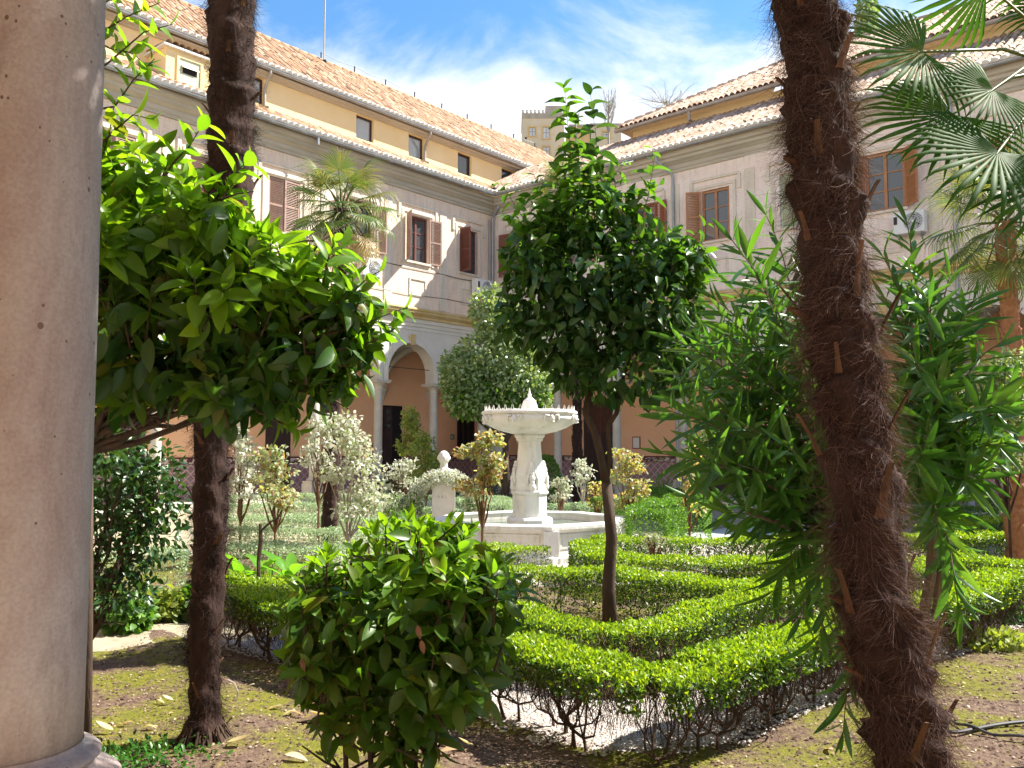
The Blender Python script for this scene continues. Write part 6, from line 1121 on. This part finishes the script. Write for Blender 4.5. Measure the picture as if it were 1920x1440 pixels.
# palm behind the orange tree
TH = at(1062, 372, 24); PH = thing('palm_tree', 'far palm whose crown shows behind the orange tree shoots at the inner corner', 'palm tree', (at(1083, 860, 24).x, 24, 0)); H0 = Vector(PH.location)
palm_trunk(PH, [(0, 0, -.02), (-.02, 0, 3), TH - H0 + Vector((0, 0, .1))], [.16, .13, .12], 1200, .08, .012, 'fibre_dark', 50, 43, .25, .15, .12)
crown(PH, TH - H0 + Vector((0, 0, .2)), 30, .6, .5, fans_sun, 23, -70, 78, 1.2, old=fan_old, pr=.016)

# ---------------------------------------------------------------- magnolia-leaved tree at the left
YM = 3.75; MT = thing('magnolia_tree', 'broad glossy leaved tree hanging bright green leaves over the left palm trunk', 'tree', (-2.15, 4.3, 0)); m0 = Vector(MT.location)
def cpx(px, py, rx, ry, Y, ry_=.35): p_ = at(px, py, Y) - m0; k = Y / 1590; return ((p_.x, p_.y, p_.z), (rx * k, ry_, ry * k))
upc = [cpx(255, 350, 95, 95, 3.8, .3), cpx(395, 420, 105, 85, 3.65, .28), cpx(560, 490, 110, 85, 3.7, .25), cpx(250, 470, 120, 110, 3.6), cpx(440, 540, 120, 80, 3.6)]
mdc = [cpx(650, 590, 90, 75, 3.8, .25), cpx(600, 680, 90, 70, 3.75, .28), cpx(310, 600, 150, 100, 3.65), cpx(480, 640, 130, 95, 3.75), cpx(90, 520, 130, 180, 3.9)]
loc_ = [cpx(420, 730, 120, 65, 3.7, .3), cpx(270, 700, 100, 65, 3.75), cpx(510, 740, 70, 55, 3.75, .25), cpx(215, 740, 60, 40, 3.8)]
allc = upc + mdc + loc_; tr = MB(); fk = Vector((-.02, -.05, 1.72))
tr.tube([(-.02, -.05, -.02), (-.01, -.06, .8), fk], [.055, .045, .04], 8); tr.tube([(.07, -.0, -.02), (.06, -.02, .9), (.05, -.04, 1.6)], [.028, .024, .02], 7); tr.build('trunk', 'bark', MT, True)
br = MB(); limbs(br, fk, allc, .020, 2, 3, 7, 5, .18); br.tube([fk, at(190, 810, 4.1) - m0, at(270, 775, 3.95) - m0, at(370, 735, 3.85) - m0], [.028, .022, .016, .008], 7); br.build('branches', 'bark', MT, True, kind='stuff')
def twigs_to(mb, tips, ax, ln=.2, r=.0035):
    for t_, a_ in zip(tips, ax): mb.tube([Vector(t_) - Vector(a_) * ln + Vector((0, 0, -.03)), Vector(t_) - Vector(a_) * ln * .4, Vector(t_)], [r * 1.6, r, r * .7], 4, False)
tw = MB(); tips, O = shell_points(upc, 165, .55); ax = nrm(O * .8 + [.15, 0, .75] + RNG.normal(0, .25, O.shape)); twigs_to(tw, tips, ax)
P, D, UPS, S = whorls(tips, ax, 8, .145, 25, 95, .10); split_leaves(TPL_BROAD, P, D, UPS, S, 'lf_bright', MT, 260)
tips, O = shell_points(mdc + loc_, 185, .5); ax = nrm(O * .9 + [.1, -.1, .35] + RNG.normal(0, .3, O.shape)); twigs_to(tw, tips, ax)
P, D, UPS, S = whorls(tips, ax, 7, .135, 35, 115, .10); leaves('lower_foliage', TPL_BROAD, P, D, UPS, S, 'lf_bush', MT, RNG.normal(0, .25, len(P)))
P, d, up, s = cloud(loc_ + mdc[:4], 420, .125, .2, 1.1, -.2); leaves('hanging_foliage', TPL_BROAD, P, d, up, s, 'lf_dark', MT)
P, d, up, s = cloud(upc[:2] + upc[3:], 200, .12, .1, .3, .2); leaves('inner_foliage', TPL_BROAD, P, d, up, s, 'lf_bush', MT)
def shoot(mb, pts, n, L_, start=.25, jit=.3, open_=60):
    """leaves alternate along a shoot; returns leaf arrays"""
    pts = [Vector(p) for p in pts]; P_, D_, U_, S_ = [], [], [], []; q = resample(pts, .02); m = len(q)
    for i in range(n):
        t = start + (1 - start) * (i + .5) / n; k = min(int(t * m), m - 2); tn = (q[k + 1] - q[k]).normalized(); a = i * 2.4 + random.uniform(-jit, jit); x = tn.cross(Vector((.1, .9, .3))).normalized(); y = tn.cross(x); r_ = x * cos(a) + y * sin(a); op = radians(open_ * (1 - .45 * (t > .93)) + random.uniform(-10, 10)); P_.append(q[k]); D_.append(tn * cos(op) + r_ * sin(op)); U_.append(tn); S_.append(L_ * random.uniform(.75, 1.1) * (1 - .35 * (t > .9)))
    if mb is not None: mb.tube(pts, [.006 * (1 - .7 * i / (len(pts) - 1)) for i in range(len(pts))], 5, False)
    return np.array([tuple(v) for v in P_]), np.array([tuple(v) for v in D_]), np.array([tuple(v) for v in U_]), np.array(S_)
sh_ = [[(130, 160), (200, 120), (270, 60), (325, 45)], [(120, 100), (190, 60), (240, 30), (300, 5)], [(150, 210), (215, 200), (250, 150), (290, 110)], [(140, 60), (205, 90), (250, 100), (275, 125)], [(160, 300), (220, 240), (250, 215), (290, 225)], [(140, 0), (190, 10), (230, -20), (290, -40)], [(560, 640), (640, 620), (700, 600), (765, 575)], [(560, 700), (640, 660), (700, 640), (740, 615)], [(560, 600), (650, 560), (690, 520), (720, 505)], [(300, 340), (330, 300), (355, 275), (385, 225)], [(400, 380), (430, 340), (450, 315), (470, 300)], [(460, 660), (560, 735), (640, 735), (680, 712)], [(480, 770), (520, 790), (545, 800), (570, 812)], [(130, 420), (180, 330), (205, 250), (215, 190)]]
for k, sh__ in enumerate(sh_):
    pts = [at(a, b, 3.62 + .02 * j + .03 * (k % 4)) - m0 for j, (a, b) in enumerate(sh__)]; P, D, UPS, S = shoot(tw, pts, 9, .14, .3)
    me_ = npmesh('leaf', TPL_BROAD[0], TPL_BROAD[1], 'lf_bright', np.zeros(len(TPL_BROAD[0])), True) if k == 0 else me_
    if k < 4: [link('leaf', me_, MT, orient(D[i], UPS[i], P[i], S[i])) for i in range(len(P))]
    else: leaves('shoot_foliage', TPL_BROAD, P, D, UPS, S, 'lf_bright', MT)
tw.build('twigs', 'twig', MT, kind='stuff')

# ---------------------------------------------------------------- round bush in front
BB = thing('bush', 'round broad leaved laurel bush in the foreground centre', 'bush', (at(760, 1200, 3.75).x, 3.75, 0)); m0 = Vector(BB.location)
def cpb(px, py, rx, ry, dy=0, ryd=.4): Y = 3.75 + dy; p_ = at(px, py, Y) - m0; k = Y / 1570; return ((p_.x, p_.y, p_.z), (rx * k, ryd, ry * k))
bc = [cpb(750, 1110, 165, 110), cpb(800, 1030, 125, 65, 0, .3), cpb(640, 1140, 105, 90), cpb(880, 1120, 100, 105), cpb(740, 1220, 175, 100), cpb(850, 1230, 105, 90), cpb(620, 1220, 75, 75, -.05, .3), cpb(730, 1320, 120, 70, 0, .35), cpb(780, 1390, 55, 60, 0, .2)]
st = MB()
for (bx, by, tx, ty) in ((648, 1500, 640, 1180), (700, 1520, 690, 1120), (752, 1530, 755, 1060), (775, 1530, 800, 1050), (760, 1540, 870, 1120), (690, 1520, 610, 1230)):
    a_, c_ = at(bx, by, 3.75) - m0, at(tx, ty, 3.75) - m0; a_.z = -.01; q = [a_] + [a_.lerp(c_, i / 5) + Vector((random.uniform(-.02, .02), random.uniform(-.03, .03), 0)) for i in range(1, 6)]; st.tube(q, [.016, .014, .012, .010, .008, .005], 7, False)
    for i in range(2, 6):
        for _ in range(3): e = q[i] + Vector((random.uniform(-.25, .25), random.uniform(-.25, .25), random.uniform(.02, .25))); st.tube([q[i], q[i].lerp(e, .5) + Vector((0, 0, -.01)), e], [.007, .005, .003], 5, False)
st.build('stems', 'bark', BB, kind='stuff'); tw = MB()
tips, O = shell_points(bc, 265, .62); ax = nrm(O * .55 + [0, -.05, .75] + RNG.normal(0, .22, O.shape)); twigs_to(tw, tips, ax, .16)
hi_ = tips[:, 2] > 1.22; P, D, UPS, S = whorls(tips[~hi_], ax[~hi_], 8, .118, 22, 105, .085); split_leaves(TPL_BROAD, P, D, UPS, S, 'lf_bush', BB, 200, centre=(0, 0, .95)); P, D, UPS, S = whorls(tips[hi_], ax[hi_], 8, .118, 18, 95, .085); split_leaves(TPL_BROAD, P, D, UPS, S, 'lf_bright', BB, 95, centre=(0, 0, .95), sname='upper_foliage')
P, d, up, s = cloud(bc, 420, .095, .3, 1.0, .1); leaves('inner_foliage', TPL_BROAD, P, d, up, s, 'lf_bush', BB)
tips, O = shell_points([cpb(800, 990, 110, 30, -.05, .2), cpb(640, 1050, 60, 25, 0, .2), cpb(950, 1070, 45, 30, 0, .2)], 26, .6); ax = nrm(O * .2 + [0, 0, 1] + RNG.normal(0, .15, O.shape)); twigs_to(tw, tips, ax, .12); P, D, UPS, S = whorls(tips, ax, 5, .075, 8, 40, .04); leaves('young_foliage', TPL_BROAD, P, D, UPS, S, 'lf_bright', BB); tw.build('twigs', 'twig', BB, kind='stuff')
dm_ = npmesh('leaf', TPL_BROAD[0], TPL_BROAD[1], 'dead_leaf', np.zeros(len(TPL_BROAD[0])), True)
for px, py in ((783, 1172), (566, 1232), (790, 1200)): link('leaf', dm_, BB, orient((.2, -.2, -1), (0, -1, 0), at(px, py, 3.4) - m0, .055))['label'] = 'withered brown leaf'

# ---------------------------------------------------------------- orange tree in the middle
YC = 8.4; CT = thing('orange_tree', 'orange tree with round dark drooping crown and two tall leafy shoots in the centre', 'tree', (at(1144, 1150, YC).x, YC, 0)); m0 = Vector(CT.location)
def cpc(px, py, rx, ry, dy=0, d_=.6): Y = YC + dy; p_ = at(px, py, Y) - m0; k = Y / 1590; return ((p_.x, p_.y, p_.z), (rx * k, d_, ry * k))
cc = [cpc(1110, 510, 120, 90), cpc(1015, 545, 75, 80), cpc(1215, 560, 100, 90), cpc(1045, 630, 70, 60, 0, .5), cpc(1180, 695, 110, 60), cpc(1265, 620, 60, 85, 0, .5), cpc(1115, 600, 130, 80), cpc(1000, 480, 55, 60, 0, .45), cpc(1215, 480, 75, 55, 0, .45), cpc(1110, 415, 85, 55, 0, .4), cpc(1285, 500, 42, 45, 0, .35), cpc(1075, 690, 40, 45, 0, .3), cpc(1290, 690, 35, 50, 0, .3), cpc(965, 600, 30, 50, 0, .3)]
t_ = MB(); f1 = at(1137, 905, YC) - m0; t_.tube([(0, 0, -.03), at(1141, 1100, YC) - m0, at(1147, 1010, YC) - m0, f1], [.078, .062, .056, .052], 12); t_.tube([f1, at(1128, 860, YC) - m0, at(1115, 810, YC) - m0, at(1098, 775, YC) - m0, at(1108, 715, YC) - m0, at(1112, 650, YC) - m0], [.044, .040, .037, .036, .028, .02], 10); t_.tube([f1, at(1143, 850, YC) - m0, at(1140, 800, YC) - m0, at(1156, 775, YC) - m0, at(1170, 700, YC) - m0], [.03, .026, .024, .024, .018], 9); t_.tube([at(1098, 775, YC) - m0, at(1092, 765, YC) - m0], [.03, .012], 7); t_.build('trunk', 'bark', CT, True)
br = MB(); limbs(br, at(1112, 650, YC) - m0, cc[:7], .013, 1, 5, 6, 4); limbs(br, at(1170, 700, YC) - m0, cc[2:6], .012, 1, 6, 6, 3); br.build('branches', 'bark', CT, kind='stuff')
P, d, up, s = cloud(cc, 3700, .14, .45, .85, .2); split_leaves(TPL_DROOP, P, d, up, s, 'lf_dark', CT, 200, sname='foliage')
P, d, up, s = cloud([cc[7], cc[8], cc[9], cc[10], cpc(1100, 375, 90, 50, 0, .3), cpc(1085, 320, 40, 45, 0, .25), cpc(1010, 410, 55, 45, 0, .3)], 750, .14, .8, .1, .6); leaves('bright_foliage', TPL_DROOP, P, d, up, s, 'lf_shoot', CT)
tw = MB(); k0 = 0
for px_, n_, L_ in [([(1080, 420), (1075, 330), (1066, 250), (1058, 160)], 44, .16), ([(1118, 430), (1120, 340), (1118, 260), (1106, 168)], 26, .19), ([(1068, 420), (1095, 350), (1085, 300), (1078, 215)], 22, .15), ([(1195, 430), (1215, 370), (1225, 310), (1222, 275)], 14, .15), ([(1010, 450), (975, 400), (950, 360), (938, 340)], 14, .13), ([(1140, 440), (1160, 380), (1150, 330), (1175, 300)], 16, .15), ([(1180, 440), (1190, 400), (1200, 360), (1240, 345)], 12, .14), ([(1040, 440), (1020, 390), (1010, 350), (1000, 325)], 14, .14), ([(1270, 480), (1295, 450), (1312, 430), (1330, 418)], 10, .12), ([(1100, 440), (1120, 400), (1135, 370), (1130, 330)], 16, .15)]:
    pts = [at(a, b, YC - .15 + .1 * (k0 % 3)) - m0 for a, b in px_]; P, D, UPS, S = shoot(tw, pts, n_, L_, .12, .5, 75); S = S * 1.35; D[:, 2] -= .15
    mm = 'lf_dark' if k0 == 1 else 'lf_shoot'; me_ = npmesh('leaf', TPL_DROOP[0], TPL_DROOP[1], mm, np.zeros(len(TPL_DROOP[0])), True)
    if k0 < 4: [link('leaf', me_, CT, orient(D[i], UPS[i], P[i], S[i])) for i in range(len(P))]
    else: leaves('shoot_foliage', TPL_DROOP, P, D, UPS, S, mm, CT)
    k0 += 1
tips, O = shell_points(cc[7:10], 36, .8); ax = nrm(O * .5 + [0, 0, .9]); P, D, UPS, S = whorls(tips, ax, 6, .11, 35, 85, .12); leaves('top_foliage', TPL_DROOP, P, D, UPS, S, 'lf_shoot', CT); twigs_to(tw, tips, ax, .25, .004); tw.build('twigs', 'petiole', CT, kind='stuff')

# ---------------------------------------------------------------- oleander
YO = 4.1; OL = thing('oleander', 'tall oleander with long narrow leaves behind the foreground palm trunk', 'shrub', (1.98, 4.4, 0)); m0 = Vector(OL.location); st = MB(); mids = [at(1745, 1080, 4.35) - m0, at(1752, 960, 4.3) - m0, at(1735, 860, 4.3) - m0]
st.tube([(0, 0, -.02), (.02, 0, .5), mids[0], mids[1], mids[2], at(1730, 740, 4.3) - m0], [.035, .03, .027, .024, .022, .014], 8, False); st.tube([mids[0] - Vector((0, 0, .3)), at(1775, 980, 4.35) - m0, at(1790, 880, 4.3) - m0, at(1770, 760, 4.3) - m0], [.022, .018, .015, .01], 7, False); st.tube([(-.05, 0, 0), at(1600, 1050, 4.4) - m0, at(1500, 940, 4.3) - m0, at(1400, 830, 4.2) - m0], [.024, .02, .016, .01], 7, False); st.tube([(-.08, -.1, 0), at(1560, 1090, 4.2) - m0, at(1480, 990, 4.1) - m0, at(1400, 960, 4.0) - m0], [.018, .014, .011, .007], 6, False)
root1 = at(1738, 880, 4.3) - m0; root2 = at(1545, 1020, 4.3) - m0; PP = []
tipsR = [(1700, 415), (1655, 480), (1780, 520), (1815, 600), (1740, 560), (1690, 610), (1830, 680), (1860, 760), (1780, 640), (1850, 850), (1720, 680), (1880, 640), (1800, 770), (1660, 560), (1710, 500), (1890, 830), (1810, 900), (1760, 720), (1780, 950), (1745, 620), (1700, 740), (1840, 560)]
tipsL = [(1435, 400), (1395, 480), (1500, 470), (1340, 560), (1450, 560), (1310, 640), (1400, 640), (1480, 640), (1270, 700), (1350, 700), (1440, 720), (1255, 770), (1330, 780), (1240, 850), (1300, 860), (1400, 800), (1480, 800), (1290, 930), (1360, 960), (1440, 900), (1420, 1010), (1370, 600), (1500, 560), (1420, 520), (1320, 720), (1490, 720), (1380, 870), (1480, 950)]
lowT = [(1440, 1130), (1500, 1160), (1530, 1220), (1470, 1070), (1540, 1090), (1580, 1180), (1790, 1080), (1800, 1150), (1760, 1010), (1580, 1380)]
rnd = random.Random(12)
for k in range(26): a = rnd.uniform(0, 6.28); q = sqrt(rnd.random()); tipsL.append((1395 + 165 * q * cos(a), 720 + 280 * q * sin(a)))
for k in range(16): a = rnd.uniform(0, 6.28); q = sqrt(rnd.random()); tipsR.append((1790 + 140 * q * cos(a), 720 + 240 * q * sin(a)))
allP = []; rnd = random.Random(9)
for lst, r0, kind in ((tipsR, root1, 0), (tipsL, root2, 0), (lowT, None, 1)):
    for (px, py) in lst:
        Y = rnd.uniform(3.65, 4.55); tp_ = at(px, py, Y) - m0; s0 = r0 if r0 is not None else (at(1640 if px < 1700 else 1745, 1000, 4.2) - m0); d_ = tp_ - s0
        if kind: m1 = s0.lerp(tp_, .4) + Vector((0, 0, .16)); m2 = s0.lerp(tp_, .75) + Vector((0, 0, .14))
        else: m1 = s0 + Vector((d_.x * .28, d_.y * .4, d_.z * .5)); m2 = s0 + Vector((d_.x * .66, d_.y * .7, d_.z * .88))
        pts = smooth([s0, m1, m2, tp_], 2); ln = sum((b - a).length for a, b in zip(pts, pts[1:])); use = min(.62, ln * .8); P, D, UPS, S = shoot(st, pts, 24 if ln > .6 else 18, .235, 1 - use / ln, .3, 54 if not kind else 44); D[:, 2] -= (-.04 if not kind else .16) + .12 * RNG.random(len(D)); allP.append((P, D, UPS, S))
st.build('stems', 'bark_grey', OL, kind='stuff'); P, D, UPS, S = [np.concatenate(c) for c in zip(*allP)]; split_leaves(TPL_LONG, P, D, UPS, S, 'lf_olea', OL, 290)
for px, py in ((1800, 690), (1700, 760), (1870, 790)): pass

# ---------------------------------------------------------------- silver green tree behind the fountain, right hand shrubs
ST = thing('privet_tree', 'pale silvery green tree behind the fountain bowl with slender dark trunk', 'tree', (at(947, 930, 22).x, 22, 0)); m0 = Vector(ST.location)
def cps(px, py, rx, ry, d_=1.0): p_ = at(px, py, 22) - m0; k = 22 / 1595; return ((p_.x, p_.y, p_.z), (rx * k, d_, ry * k))
sc_ = [cps(935, 600, 50, 40, .6), cps(905, 575, 25, 35, .4), cps(960, 625, 60, 40, .8), cps(930, 665, 85, 45), cps(900, 700, 75, 45), cps(970, 700, 70, 50), cps(925, 745, 85, 45), cps(880, 740, 50, 45, .7), cps(990, 745, 45, 40, .6), cps(855, 700, 32, 50, .5), cps(930, 560, 18, 25, .3)]
P, d, up, s = cloud(sc_, 13000, .14, .5, .35); leaves('foliage', TPL_DIA, P, d, up, s, 'lf_silver', ST); P, d, up, s = cloud(sc_[6:9], 2500, .15, .3, .5); leaves('lower_foliage', TPL_DIA, P, d, up, s, 'lf_shoot', ST); tr = MB(); tr.tube([(0, 0, 0), (.02, 0, 1.2), (.0, 0, 2.0)], [.11, .09, .08], 8); limbs(tr, (0, 0, 1.9), sc_, .06, 1, 3, 6, 3); tr.build('trunk', 'bark', ST, True)
for k, (px, Y, pt, pb, w_, lab, mt) in enumerate([(1885, 11.9, 665, 870, 150, 'glossy pale green shrub before the right arcade beside the far palm', 'lf_silver'), (1760, 15.5, 690, 860, 110, 'pale shrub glimpsed through the oleander on the right', 'lf_silver'), (1330, 19, 800, 905, 90, 'loose green shrub behind the oleander by the yucca', 'lf_hedge_far')]): rose(lab, px, Y, pt, pb, w_, mt, 3200 if k < 2 else 1200, .12, 'shrub', cat='shrub', k=9, tpl=TPL_DIA, stem='bark')
# the rest of the court beyond the frame at the right: an orange tree like the central one shades the ground
for lab, x, y, s_ in (('orange tree beyond the right edge of the view', 5.6, 4.6, 1.15), ('second orange tree beyond the right edge of the view', 8.8, 5.2, 1.25)):
    pass
